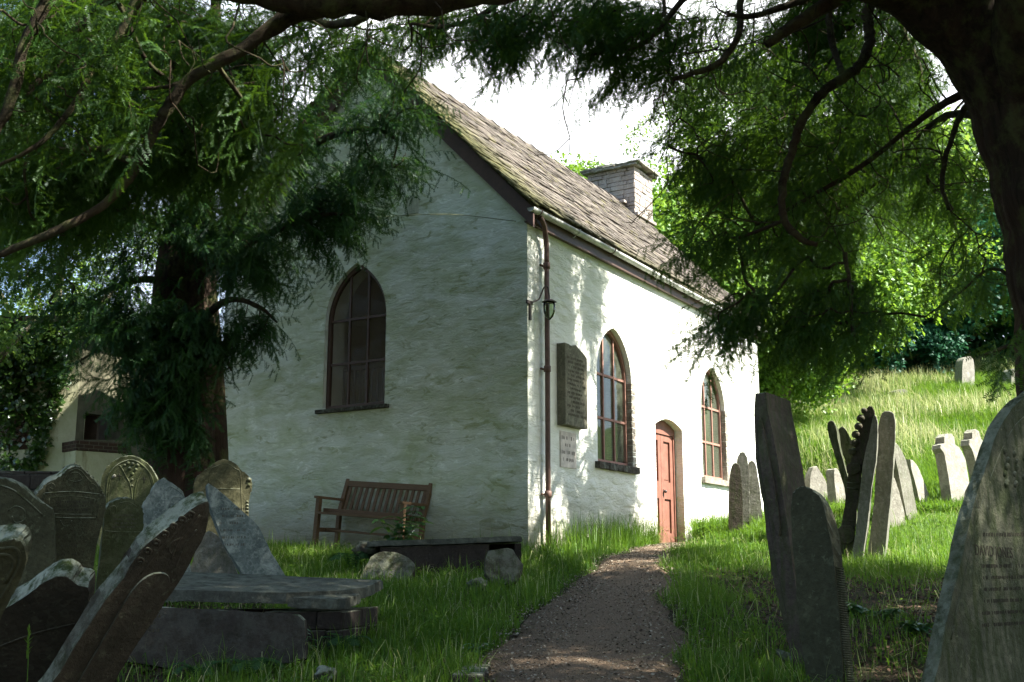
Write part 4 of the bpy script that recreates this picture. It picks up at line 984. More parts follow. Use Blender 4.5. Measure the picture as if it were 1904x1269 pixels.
def curtain(seed, L=.62, step=.012, nl=.020, nw=.0095):
    """a level branchlet with short needled twigs hanging from it"""
    rng = np.random.default_rng(seed); V = []; T = []; n = 0
    def strip(Ps, Ds, Ns):
        nonlocal n
        v, t = needle_strip(Ps, Ds, Ns, 2, nl, nw, rng); V.extend(v); T.extend([(a + n, b + n, c + n) for a, b, c in t]); n += len(v)
    def run(p, d, nn, ln, sag, wob):
        Ps, Ds, Ns = [], [], []; m = max(4, int(ln / step))
        for i in range(m):
            p = p + d * (ln / m); d = d + np.array([0, 0, -sag / m]) + rng.normal(0, wob, 3); d = d / np.linalg.norm(d); q = nn - d * np.dot(nn, d); q /= np.linalg.norm(q) + 1e-9
            Ps.append(p); Ds.append(d); Ns.append(q)
        return Ps, Ds, Ns
    Ps, Ds, Ns = run(np.zeros(3), np.array([1.0, 0, .1]), np.array([0, 0, 1.0]), L, .55, .035); strip(Ps, Ds, Ns)
    k_ = 3
    while k_ < len(Ps) - 1:
        f = k_ / len(Ps); sg = rng.choice([-1, 1]); d = np.array([rng.uniform(.1, .7), sg * rng.uniform(.1, .6), -rng.uniform(.35, 1.0)]); d /= np.linalg.norm(d)
        nn = np.array([rng.normal(), rng.normal(), .3]); strip(*run(Ps[k_], d, nn, rng.uniform(.06, .20) * (1.15 - .6 * f), .5, .04)); k_ += rng.integers(2, 5)
    return np.array(V, np.float32), np.array(T, np.int32)
FROND = [curtain(i) for i in range(4)] + [frond(i, 7, .46, .014, .024, .0115, (.35, .7)[i % 2]) for i in range(2)]
FROND_C = [frond(20 + i, 6, .42, .034, .042, .018, .5) for i in range(4)]          # coarser, for the far and overhead parts
def scatter(acc, tmpl, pos, dirs, ups, scl, tint, spread=.12):
    """instances of the templates written into one mesh"""
    X = dirs / np.linalg.norm(dirs, axis=1, keepdims=True)
    Z = ups - X * (ups * X).sum(1, keepdims=True); Z /= np.linalg.norm(Z, axis=1, keepdims=True) + 1e-9
    Y = np.cross(Z, X); Rm_ = np.stack([X, Y, Z], 1) * scl[:, None, None]
    which = RNG.integers(0, len(tmpl), len(pos))
    for k_, (tv, tt) in enumerate(tmpl):
        idx = np.nonzero(which == k_)[0]
        if len(idx) == 0: continue
        Vv = np.einsum('vj,njk->nvk', tv, Rm_[idx]) + pos[idx][:, None, :]
        Tt = tt[None] + (np.arange(len(idx)) * len(tv))[:, None, None]
        tn = np.repeat(tint[idx], len(tv)) + RNG.normal(0, spread, len(idx) * len(tv)).astype(np.float32)
        acc.add(Vv.reshape(-1, 3), Tt.reshape(-1, 3), np.clip(tn, 0, 1))

def px_limb(pts, k=6):
    """limb from (px, py, depth, radius in metres) control points"""
    P = np.array([at(x, y, d) for x, y, d, r in pts]); R = np.array([r for *_, r in pts])
    Q = catmull(np.hstack([P, R[:, None]]), k); return Q[:, :3], np.maximum(Q[:, 3], .004)
def zone(px, py, rx, ry, y0, y1, n):
    a = RNG.uniform(0, 2 * math.pi, n); r = np.sqrt(RNG.uniform(0, 1, n)); Y = RNG.uniform(y0, y1, n)
    return np.array([at(px + rx * q * math.cos(b), py + ry * q * math.sin(b), yy) for q, b, yy in zip(r, a, Y)])
def grow(limbs, targets):
    """branches from the limbs out to every target: each target joins the nearest point already in the tree"""
    nodes = np.concatenate([P for P, R in limbs]); nl = len(nodes)
    d0 = np.array([np.min(np.linalg.norm(nodes - t, axis=1)) for t in targets]); order = np.argsort(d0)
    pos = np.vstack([nodes, np.zeros((len(targets), 3))]); par = -np.ones(len(pos), int); ln = np.zeros(len(pos)); cnt = nl
    for i in order:
        t = targets[i]; d = np.linalg.norm(pos[:cnt] - t, axis=1); j = int(np.argmin(d + .25 * ln[:cnt]))
        pos[cnt] = t; par[cnt] = j; ln[cnt] = ln[j] + d[j]; cnt += 1
    w = np.ones(cnt)
    for i in range(cnt - 1, nl - 1, -1):
        if par[i] >= 0: w[par[i]] += w[i]
    return pos, par, w, nl
def branches(acc, pos, par, w, nl, r0=.0042, p=.42, wob=.05):
    dirs = np.zeros_like(pos)
    for i in range(nl, len(pos)):
        a, b = pos[par[i]], pos[i]; L = np.linalg.norm(b - a) + 1e-6; d = (b - a) / L; dirs[i] = d
        pd = dirs[par[i]] if par[i] >= nl else d
        m = a * .5 + b * .5 + (pd - d) * L * .18 + np.array([0, 0, -.08 * L]) + RNG.normal(0, wob * L, 3)
        r1 = r0 * w[i] ** p; rp = r0 * (w[par[i]] if par[i] >= nl else w[i]) ** p; rp = min(rp, r1 * 1.5)
        acc.tube(catmull([a, m, b], 3), np.linspace(rp, r1, 7)[:len(catmull([a, m, b], 3))], 5, .5)
    return dirs
def dress(acc, tmpl, pos, dirs, nl, per, droop, rnd, s0, s1, back=.22, centre=None):
    """fronds at and behind every branch end"""
    P = np.repeat(pos[nl:], per, 0); D = np.repeat(dirs[nl:], per, 0); n = len(P)
    if centre is not None:
        o = P - np.array(centre); o[:, 2] *= .3; D = D * .55 + .75 * o / (np.linalg.norm(o, axis=1, keepdims=True) + 1e-6); D /= np.linalg.norm(D, axis=1, keepdims=True) + 1e-6
    P = P - D * RNG.uniform(0, back, n)[:, None] + RNG.normal(0, .05, (n, 3))
    d = D * RNG.uniform(.3, .9, n)[:, None] + np.array([0, 0, -1.0]) * RNG.uniform(droop * .3, droop * 1.5, n)[:, None] + RNG.normal(0, rnd, (n, 3))
    up = np.array([0, 0, 1.0]) + RNG.normal(0, .45, (n, 3))
    hv = np.abs(d[:, 2]) / np.linalg.norm(d, axis=1); up[hv > .85] = RNG.normal(0, 1, (int((hv > .85).sum()), 3))
    tn = np.clip(RNG.normal(.42, .26, n), 0, 1).astype(np.float32)
    scatter(acc, tmpl, P, d, up, RNG.uniform(s0, s1, n), tn)

# ------------------------------------------------------------------ the right-hand yew that arches over the view
def mnoise_field(P): return np.array([mnoise.noise(Vector(p)) for p in P])
def right_yew():
    root = tag(empty('yew_tree', (5.2, 8.6, gzf(5.2, 8.6))), 'huge dark yew leaning in from the right edge, its limbs arching over the path', 'tree')
    b = np.array(root.location)
    tr = Acc()
    # leaning trunk with flutes
    Pq, Rq = px_limb([(2075, 1180, 8.6, .78), (2050, 900, 8.6, .62), (2030, 680, 8.6, .53), (2003, 500, 8.55, .50), (1975, 360, 8.5, .49), (1930, 235, 8.5, .46), (1868, 118, 8.4, .40), (1775, 25, 8.25, .33), (1665, -45, 8.05, .27), (1520, -85, 7.85, .22)], 7)
    for k_, (ox, oy, rr) in enumerate(((0, 0, 1), (-.14, -.12, .80), (.14, -.14, .78), (-.02, -.2, .74), (-.17, .05, .72))):
        tr.tube(Pq + np.array([ox, oy, 0]) * (Rq[:, None] / .6), Rq * rr * (1 + .04 * np.sin(np.arange(len(Rq)) * .9 + k_ * 2)), 16)
    # a second stem rising out of the top of the picture
    for ox, oy, rr in ((0, 0, 1), (-.12, -.1, .75), (.12, -.1, .75)):
        Pq, Rq = px_limb([(2000, 420, 8.8, .36), (1965, 250, 8.7, .46), (1925, 90, 8.7, .44), (1890, -60, 8.8, .40), (1850, -260, 8.9, .30), (1830, -480, 9.0, .18)]); tr.tube(Pq + np.array([ox, oy, 0]), Rq * rr, 16)
    tr.build('trunk', M_bark, root, smooth=True, loc=None)
    for o in root.children: o.matrix_parent_inverse = Matrix.Translation(-Vector(b))
    limbs = [
        [(1600, -66, 7.95, .24), (1480, -85, 7.8, .22), (1250, -85, 7.6, .19), (1000, -45, 7.4, .17), (800, -12, 7.3, .15), (620, -8, 7.2, .14), (480, -14, 7.2, .12), (300, -40, 7.2, .10)],
        [(790, -15, 7.3, .10), (640, 10, 7.4, .10), (530, 34, 7.5, .095), (454, 91, 7.5, .075), (353, 146, 7.5, .066), (313, 200, 7.5, .06), (282, 252, 7.5, .055), (252, 313, 7.5, .052), (202, 373, 7.5, .048), (126, 419, 7.4, .045), (50, 454, 7.4, .042), (-40, 490, 7.4, .04)],
        [(740, -30, 8.5, .06), (706, 5, 8.5, .058), (671, 35, 8.5, .055), (620, 46, 8.6, .05), (555, 36, 8.6, .04), (500, 60, 8.7, .03)],
        [(290, -40, 7.2, .07), (250, 13, 7.2, .06), (223, 66, 7.2, .055), (184, 105, 7.2, .045), (145, 184, 7.1, .035), (79, 263, 7.0, .025), (0, 307, 7.0, .02), (-60, 330, 7.0, .016)],
        [(110, -40, 6.8, .06), (89, 0, 6.8, .058), (47, 79, 6.8, .052), (21, 184, 6.8, .05), (-10, 250, 6.8, .045)],
        [(240, -20, 7.4, .055), (160, 26, 7.4, .05), (118, 105, 7.3, .045), (52, 170, 7.2, .035), (0, 236, 7.2, .03)],
        [(335, 155, 7.5, .022), (300, 163, 7.5, .020), (240, 165, 7.45, .018), (180, 155, 7.4, .014), (146, 140, 7.4, .011), (134, 117, 7.4, .007)],
        [(1640, -20, 9.2, .085), (1612, 25, 9.2, .08), (1618, 70, 9.2, .072), (1600, 120, 9.2, .07), (1568, 146, 9.2, .066), (1522, 180, 9.2, .064), (1490, 230, 9.2, .06), (1470, 290, 9.2, .056), (1455, 350, 9.2, .05), (1458, 410, 9.2, .046), (1490, 445, 9.2, .04), (1520, 456, 9.2, .03)],
        [(1545, -10, 9.4, .045), (1542, 40, 9.4, .045), (1552, 95, 9.4, .045), (1568, 142, 9.2, .045)],
        [(1620, -40, 8.2, .09), (1545, 6, 8.2, .085), (1480, 45, 8.2, .075), (1425, 84, 8.2, .055)],
        [(1392, -60, 8.8, .05), (1376, 0, 8.8, .048), (1375, 60, 8.8, .046), (1345, 110, 8.8, .044), (1310, 130, 8.8, .04), (1252, 148, 8.8, .028)],
        [(1500, 0, 8.6, .045), (1450, 15, 8.6, .042), (1400, 30, 8.6, .038), (1352, 28, 8.6, .02)],
        [(1880, 180, 8.7, .10), (1820, 170, 9.0, .06), (1760, 190, 9.2, .05), (1690, 240, 9.4, .042), (1600, 310, 9.6, .036), (1500, 370, 9.8, .028), (1420, 415, 9.9, .02)],
        [(1860, 190, 8.8, .06), (1800, 195, 9.2, .045), (1765, 270, 9.2, .04), (1752, 340, 9.2, .03), (1765, 390, 9.2, .02)],
        [(1900, 250, 9.3, .06), (1760, 215, 10.0, .05), (1640, 330, 10.8, .04), (1500, 430, 11.2, .03), (1400, 470, 11.4, .02)],
        [(1230, -70, 9.3, .03), (1238, 40, 9.3, .02), (1246, 120, 9.3, .014), (1232, 180, 9.3, .010), (1246, 235, 9.3, .006), (1238, 290, 9.3, .004)],
        [(980, -60, 8.9, .045), (930, 2, 8.9, .04), (882, 35, 8.9, .034), (820, 50, 8.9, .028), (765, 44, 8.9, .02)],
        [(1300, -40, 9.0, .05), (1220, 60, 9.0, .032), (1180, 88, 9.0, .026), (1100, 102, 9.0, .016)],
        [(1570, 470, 9.4, .03), (1580, 530, 9.4, .026), (1584, 600, 9.4, .022), (1590, 640, 9.4, .018), (1610, 668, 9.4, .012)],
        [(1930, 560, 8.8, .03), (1850, 500, 9.2, .022), (1790, 540, 9.4, .016), (1720, 590, 9.6, .010)],
        [(1950, 640, 8.0, .04), (1890, 640, 8.0, .025), (1830, 660, 8.0, .014)],
    ]
    limbs = [l if i == 0 else [(x, y, d, r * (.66 if l[0][0] > 900 else .68)) for x, y, d, r in l] for i, l in enumerate(limbs)]
    LB = [px_limb(l) for l in limbs]
    # limbs out of the picture that carry the crown over the graves
    def wl_(pts):
        P = catmull(np.array(pts, float), 6); return P[:, :3], P[:, 3]
    LB += [wl_([(4.3, 8.5, 5.0, .3), (3.2, 6.5, 6.6, .22), (1.5, 4.5, 7.4, .15), (-1.5, 3.5, 7.6, .08)]), wl_([(4.3, 8.5, 5.0, .3), (5.5, 10.5, 7.2, .2), (6.2, 12.5, 8.6, .12), (6.0, 14.0, 9.2, .06)]),
           wl_([(4.3, 8.5, 5.2, .3), (6.4, 6.5, 7.2, .2), (8.0, 4.5, 8.2, .12)]), wl_([(4.2, 8.5, 5.4, .3), (4.0, 9.0, 8.0, .2), (3.0, 9.6, 9.4, .12), (1.0, 10, 9.8, .06)]), wl_([(5.0, 8.6, 4.5, .25), (7.5, 9.5, 6.5, .16), (10, 9.0, 7.5, .08)])]
    li = Acc()
    for P, R in LB: li.tube(P + RNG.normal(0, .12, P.shape) * R[:, None], R * (1 + .16 * mnoise_field(P * 3.1) + .10 * mnoise_field(P * 9)), 10)
    # fine branchwork, inside the picture
    Z = [(200, 130, 300, 170, 8.0, 11, 760), (150, 120, 220, 140, 6.9, 7.6, 80), (60, 350, 140, 100, 8.2, 11, 170), (380, 200, 140, 120, 8.6, 11, 110), (560, 60, 150, 60, 8.4, 10.8, 80), (120, 330, 170, 110, 8.2, 10.5, 110), (720, 45, 110, 50, 9.0, 10.8, 50), (420, 260, 150, 90, 8.4, 10, 70),
         (880, 18, 110, 32, 8.3, 10, 50), (1010, 8, 150, 40, 8.3, 10.5, 75), (930, 80, 22, 40, 8.6, 9.4, 12), (960, 60, 40, 40, 8.6, 9.4, 14), (1140, 150, 22, 50, 8.8, 9.5, 14), (1120, 45, 70, 45, 8.6, 10, 34), (1190, 60, 80, 70, 8.6, 10, 50),
         (1340, 110, 130, 120, 9.2, 12.5, 150), (1440, 260, 130, 110, 9.6, 13.5, 190), (1610, 330, 190, 130, 9.5, 14.5, 230), (1490, 470, 130, 90, 9.5, 11.8, 95), (1410, 585, 80, 50, 9.2, 10.3, 48), (1352, 605, 26, 40, 9.3, 9.9, 14),
         (1560, 590, 90, 70, 9.2, 10.5, 80), (1630, 640, 60, 45, 9.2, 10, 45), (1770, 420, 90, 130, 9.2, 12.5, 100), (1700, 120, 130, 90, 9, 13.5, 110), (1840, 570, 60, 80, 8.2, 9.5, 70), (1880, 630, 40, 30, 7.8, 8.6, 30), (1330, 290, 50, 60, 9.2, 10.5, 36), (1340, 430, 50, 50, 9.3, 11, 34),
         (1540, 180, 90, 80, 9, 12, 60)]
    T1 = np.concatenate([zone(*z) for z in Z]); T1 = T1[(T1[:, 2] > gz(T1[:, 0], T1[:, 1]) + 1.0) & (mnoise_field(T1 * [.9, .9, 1.9] + 4.0) > np.where(T1[:, 0] < -1, -.16, np.where(T1[:, 0] > 1.4, .04, .0)))]
    # the boughs whose shadow dapples the near end of the side wall
    n = 1000; q_s, q_z = RNG.uniform(.15, 3.3, n), RNG.uniform(-.2, 4.3, n); k3 = (q_s < 1.95 + .36 * (4.3 - q_z) + RNG.normal(0, .15, n)); q_s, q_z = q_s[k3], q_z[k3]
    T3 = np.array([lw(a, 0, b_) for a, b_ in zip(q_s, q_z)]) + SUN_V * RNG.uniform(4.6, 7.4, len(q_s))[:, None]
    e1_ = T3 @ np.cross(SUN_V, [0, 0, 1]); e2_ = T3 @ np.cross(SUN_V, np.cross(SUN_V, [0, 0, 1])); q3 = mnoise_field(np.stack([e1_ * 1.7, e2_ * .8, 0 * e1_ + 9], 1)); T3 = T3[q3 + .6 * mnoise_field(np.stack([e1_ * 4.2, e2_ * 1.6, 0 * e1_ + 3], 1)) > -.03]; T1 = np.vstack([T1, T3, T3 + RNG.normal(0, .07, T3.shape), T3 + RNG.normal(0, .08, T3.shape)])
    pos, par, w, nl = grow(LB, T1); dirs = branches(li, pos, par, w, nl)
    # the crown above and to the right of the picture
    n = 3600; A = RNG.uniform(0, 6.28, n); r = np.sqrt(RNG.uniform(0, 1, n)); x = 2.8 + 10.0 * r * np.cos(A); y = 5.6 + 8.8 * r * np.sin(A)
    top = 1.6 + .56 * np.maximum(y, 0); lo = np.maximum(top + .95, 5.2 + .0 * x); hi = np.maximum(12.5 - .045 * ((x - 3.4) ** 2 + (y - 6.4) ** 2), lo + 1.0)
    T2 = np.stack([x, y, lo + (hi - lo) * RNG.uniform(0, 1, n) ** 1.3], 1)
    keep = (mnoise_field(T2 * .6) > -.06) & (y < 13.6 - .12 * np.maximum(x - 6, 0)); T2 = T2[keep]; T2 = T2[(T2[:, 0] > .6) | (RNG.uniform(0, 1, len(T2)) < .22)]
    # unseen boughs added behind the viewer to block sky light from the stones
    m = 480; T4 = np.stack([RNG.uniform(-9, 10, m), RNG.uniform(-5.5, -2.2, m), RNG.uniform(.6, 4.2, m)], 1); T5 = np.stack([RNG.uniform(-9, -6.5, 260), RNG.uniform(-3, 5.5, 260), RNG.uniform(2.5, 8, 260)], 1)
    q = 400; T6 = np.stack([RNG.uniform(1.0, 4.6, q), RNG.uniform(3.6, 12.3, q)], 1); T6 = np.column_stack([T6, gz(T6[:, 0], T6[:, 1])]) + SUN_V * RNG.uniform(7.5, 10.5, q)[:, None]
    q = 240; T7 = np.stack([RNG.uniform(-4.5, 1.0, q), RNG.uniform(5.5, 10.5, q)], 1); T7 = np.column_stack([T7, gz(T7[:, 0], T7[:, 1])]) + SUN_V * RNG.uniform(9, 11.5, q)[:, None]
    T67 = np.vstack([T6, T7]); T67 = T67[(T67[:, 2] > 2.6 + .56 * T67[:, 1]) | (T67[:, 0] > .62 * T67[:, 1])]  # unseen sprays added up-sun to put the foreground in shade
    T2 = np.vstack([T2, T4, T67])
    pos2, par2, w2, nl2 = grow(LB, T2); dirs2 = branches(li, pos2, par2, w2, nl2, .006)
    nodes_ = np.concatenate([P for P, R in LB[:21]]); TD = nodes_[RNG.integers(0, len(nodes_), 520)] + RNG.normal(0, .55, (520, 3)) * [1, .6, .8]
    TD = TD[TD[:, 2] > 4.3]; pd_, pa_, wd_, nd_ = grow(LB[:21], TD); branches(li, pd_, pa_, wd_, nd_, .0032, .5, .11)
    li.build('limb', M_bark2, root, smooth=True)
    cr = Acc()
    dress(cr, FROND, pos, dirs, nl, 3, .34, .2, .7, 1.15, .25, (4.6, 8.6, 5))
    dress(cr, FROND_C, pos2, dirs2, nl2, 5, .4, .5, 1.3, 2.0, .5)
    cr.build('crown', M_yew, root)
    for o in root.children: o.matrix_parent_inverse = Matrix.Translation(-Vector(b))
right_yew()

# ------------------------------------------------------------------ the left-hand yew by the gable
def left_yew():
    bx, by = (350 - CX) / 2100 * 14.0, 14.0; b = np.array([bx, by, gzf(bx, by)])
    root = tag(empty('yew_tree', tuple(b)), 'old yew with thick fluted reddish trunk in front of the left end of the gable', 'tree')
    tr = Acc(); spine = [(352, 960, 14.0, .44), (350, 800, 14.0, .40), (346, 640, 14.0, .36), (346, 500, 14.0, .30), (356, 400, 14.1, .24), (372, 300, 14.3, .17), (386, 210, 14.5, .13), (398, 80, 14.7, .08), (404, -80, 14.9, .04)]
    P, R = px_limb(spine); 
    for k_, (ox, oy, rr) in enumerate(((0, 0, .95), (-.2, -.22, .5), (.18, -.25, .52), (0, -.33, .42), (.3, 0, .5), (-.32, .0, .5), (.08, -.32, .35), (-.12, -.33, .33))):
        tw = np.arange(len(P)) * .05 + k_; off = np.stack([ox + .03 * np.sin(tw * 3), oy + .03 * np.cos(tw * 2), 0 * tw], 1) * (R / .42)[:, None]
        tr.tube(P + off, R * rr, 12)
    trunk = tr.build('trunk', M_bark, root, smooth=True)
    limbs = [(P, R)] + [px_limb(l) for l in [
        [(350, 440, 14.0, .14), (320, 330, 13.8, .10), (290, 200, 13.6, .07), (250, 60, 13.4, .04)], [(352, 470, 13.9, .12), (440, 400, 13.4, .08), (520, 320, 12.8, .06), (600, 260, 12.3, .045), (690, 240, 12.0, .03), (740, 260, 11.8, .018)],
        [(350, 520, 13.9, .10), (430, 470, 13.2, .06), (510, 430, 12.6, .04), (600, 400, 12.2, .025), (650, 400, 12.0, .014)], [(345, 560, 13.9, .08), (280, 520, 13.8, .05), (200, 540, 13.6, .03), (130, 580, 13.4, .015)],
        [(350, 620, 13.8, .07), (420, 560, 13.2, .04), (480, 570, 12.9, .025), (515, 600, 12.8, .012)], [(345, 680, 13.7, .06), (280, 640, 13.4, .035), (210, 640, 13.2, .02), (150, 670, 13.1, .012)],
        [(350, 740, 13.7, .04), (300, 720, 13.3, .025), (250, 740, 13.2, .012)], [(352, 600, 13.8, .05), (410, 650, 13.3, .03), (430, 690, 13.2, .012)],
        [(390, 190, 14.5, .08), (470, 110, 14.2, .05), (560, 60, 14, .03)], [(356, 380, 14.0, .09), (440, 300, 13.8, .06), (480, 230, 13.6, .04), (520, 210, 13.4, .02)]]]
    li = Acc()
    for Pp, Rr in limbs[1:]: li.tube(Pp, Rr, 9)
    Z = [(570, 255, 50, 40, 11.8, 13, 20), (690, 205, 60, 35, 11.6, 12.4, 22), (700, 300, 60, 36, 11.6, 12.4, 24), (745, 200, 40, 30, 11.6, 12.2, 12), (560, 335, 100, 36, 11.9, 13.2, 50), (600, 390, 70, 40, 11.9, 12.8, 46), (500, 420, 80, 60, 12.2, 13.6, 70), (560, 455, 40, 24, 12, 12.8, 14),
         (450, 520, 60, 50, 12.6, 13.6, 40), (470, 592, 45, 20, 12.6, 13.2, 30), (440, 470, 60, 40, 12.6, 13.6, 40), (180, 560, 90, 30, 13, 13.8, 36), (420, 650, 40, 40, 12.9, 13.4, 16), (350, 330, 150, 110, 12.8, 15.5, 210), (330, 480, 110, 90, 12.9, 13.7, 120), (310, 590, 90, 60, 12.9, 13.6, 110), (210, 645, 90, 45, 12.9, 13.6, 100), (170, 600, 60, 40, 13, 13.8, 22), (290, 735, 50, 40, 12.9, 13.4, 34), (240, 690, 60, 30, 12.9, 13.4, 26), (345, 640, 45, 100, 12.9, 13.4, 90), (330, 780, 50, 50, 13.0, 13.5, 22),
         (250, 180, 230, 150, 12.5, 16, 230), (500, 200, 100, 80, 12.8, 15, 55), (640, 110, 80, 30, 12.4, 14.5, 26), (110, 430, 140, 110, 13.0, 16, 110), (200, 420, 100, 50, 13, 15, 36)]
    T1 = np.concatenate([zone(*z) for z in Z]); T1 = T1[mnoise_field(T1 * [.9, .9, 1.7] + 2.0) > -.10]; pos, par, w, nl = grow(limbs, T1); dirs = branches(li, pos, par, w, nl)
    n = 430; A = RNG.uniform(0, 6.28, n); r = np.sqrt(RNG.uniform(0, 1, n)); x = b[0] - 1 + 5.0 * r * np.cos(A); y = b[1] + .6 + 3.6 * r * np.sin(A)
    T2 = np.stack([x, y, np.maximum(1.6 + .56 * y + .2, 6.5) + RNG.uniform(0, 1, n) * 3.5], 1); pos2, par2, w2, nl2 = grow(limbs, T2); dirs2 = branches(li, pos2, par2, w2, nl2, .006)
    li.build('limb', M_bark2, root, smooth=True)
    cr = Acc(); dress(cr, FROND, pos, dirs, nl, 3, .34, .2, .8, 1.3, .25, (-4.0, 14.2, 5)); dress(cr, FROND_C, pos2, dirs2, nl2, 5, .4, .5, 1.3, 2.0, .5)
    cr.build('crown', M_yew2, root)
    for o in root.children: o.matrix_parent_inverse = Matrix.Translation(-Vector(b))
left_yew()

# ------------------------------------------------------------------ broadleaf trees
def leaf_clump(seed, n=34, R=.42, ls=.10):
    rng = np.random.default_rng(seed); V = []; T = []
    for i in range(n):
        p = rng.normal(0, 1, 3); p = p / np.linalg.norm(p) * R * rng.uniform(.2, 1) ** .6; p[2] *= .6
        d = p / (np.linalg.norm(p) + 1e-6) + rng.normal(0, .6, 3) + np.array([0, 0, -.35]); d /= np.linalg.norm(d)
        nn = np.array([0, 0, 1.0]) + rng.normal(0, .5, 3); s = np.cross(nn, d); s /= np.linalg.norm(s); nn = np.cross(d, s)
        l = ls * rng.uniform(.7, 1.25); w = l * .42; c = len(V)
        V += [p, p + d * l * .45 + s * w + nn * l * .08, p + d * l, p + d * l * .45 - s * w + nn * l * .08]; T += [(c, c + 1, c + 2), (c, c + 2, c + 3)]
    return np.array(V, np.float32), np.array(T, np.int32)
CL = [leaf_clump(i) for i in range(5)]
CL_far = [leaf_clump(40 + i, 26, .75, .24) for i in range(4)]
def blob_pts(c, rx, ry, rz, n, shell=.55):
    d = RNG.normal(0, 1, (n, 3)); d /= np.linalg.norm(d, axis=1, keepdims=True); r = shell + (1 - shell) * RNG.uniform(0, 1, n)
    lump = 1 + .28 * mnoise_field(d * 1.9 + np.array(c) * .37)
    return np.array(c) + d * np.array([rx, ry, rz]) * (r * lump)[:, None]
def broadleaf(name, label, px, pyc, Y, rx, rz, n, mat, tmpl, s0, s1, lobes=5, group='trees behind the churchyard', droop=.3, shell=.5, gap=-.2):
    c = at(px, pyc, Y); x, y = c[0], c[1]; z0 = gzf(x, y); root = tag(empty(name, (x, y, z0)), label, 'tree', group)
    H = c[2] - z0; tr = Acc(); top = np.array([0, 0, H])
    tr.tube(catmull([(0, 0, -.3), (.1, .05, H * .3), (-.05, .1, H * .7), (.1, 0, H + rz * .5)], 5), np.linspace(max(.16, H * .035), .05, 16), 9)
    C_ = [np.array([0, 0, H])] + [np.array([rx * .55 * math.cos(a), rx * .55 * math.sin(a), H + rz * random.uniform(-.45, .4)]) for a in np.arange(lobes) * 6.283 / lobes + random.random()]
    for q in C_[1:]: tr.tube(catmull([(0, 0, H * .45), tuple(q * .5 + np.array([0, 0, H * .28])), tuple(q)], 5), np.linspace(.10, .02, 11), 7)
    tr.build('trunk', M_barkg, root, smooth=True)
    P = np.concatenate([blob_pts(q, rx * (.62 if i else .7), rx * (.62 if i else .7), rz * (.6 if i else .95), n // (lobes + 1), shell) for i, q in enumerate(C_)])
    P = P[(mnoise_field(P * (1.9 / rx)) > gap)]; P = P[P[:, 2] > .25]
    d = P - top; d /= np.linalg.norm(d, axis=1, keepdims=True) + 1e-6; d = d + RNG.normal(0, .4, d.shape) + np.array([0, 0, -droop])
    up = np.array([0, 0, 1.0]) + RNG.normal(0, .35, d.shape); cr = Acc()
    scatter(cr, tmpl, P, d, up, RNG.uniform(s0, s1, len(P)), np.clip(RNG.normal(.45, .2, len(P)), 0, 1).astype(np.float32), .1)
    cr.build('crown', mat, root)
broadleaf('sycamore_tree', 'bright green sycamore right behind the chimney and end of the chapel', 1330, 480, 30, 3.6, 3.9, 2600, M_leaf, CL, 1.0, 1.6)
broadleaf('sycamore_tree', 'sunlit yellow-green tree behind the yew boughs, right of the chapel', 1540, 530, 36, 4.2, 3.3, 2400, M_leaf, CL, 1.1, 1.7)
broadleaf('ash_tree', 'airy pale ash tree rising above the sycamore beside the chimney', 1370, 290, 42, 3.8, 4.0, 1300, M_leaf2, CL, 1.0, 1.5, gap=-.02)
broadleaf('lime_tree', 'leafy tree top peeping over the ridge left of the chimney', 1060, 370, 40, 1.6, 1.9, 700, M_leaf, CL, .9, 1.3)
broadleaf('oak_tree', 'tall hazy green tree at the top of the bank behind the yew', 1640, 430, 52, 6.5, 6.5, 2200, M_leaf2, CL_far, .8, 1.3)
broadleaf('pine_tree', 'dark blue-green tree shading the top of the bank', 1790, 555, 46, 4.6, 3.2, 2400, M_leaf3, CL_far, .7, 1.1)
broadleaf('pine_tree', 'dark tree at the right end of the bank beside the leaning yew', 1930, 500, 47, 5.0, 3.8, 2400, M_leaf3, CL_far, .7, 1.1)
broadleaf('holly_tree', 'low dark bushy tree at the foot of the wood, left of the monument', 1660, 640, 44, 2.6, 1.4, 1300, M_leaf3, CL_far, .5, .8)
broadleaf('hazel_bush', 'low bright bush just beyond the right end of the chapel', 1450, 665, 29, 2.0, 1.2, 1000, M_leaf, CL, .8, 1.2)
broadleaf('thorn_tree', 'thin-leaved tree with blue sky gaps behind the outbuilding', 110, 500, 22, 2.8, 2.6, 700, M_leaf2, CL, .6, .9, gap=.10, group='trees at the left')
broadleaf('elder_tree', 'small leafy elder over the ivy-hung outbuilding at the left edge', -70, 570, 16.2, 1.9, 1.2, 560, M_leaf2, CL, .55, .8, gap=.0, group='trees at the left')

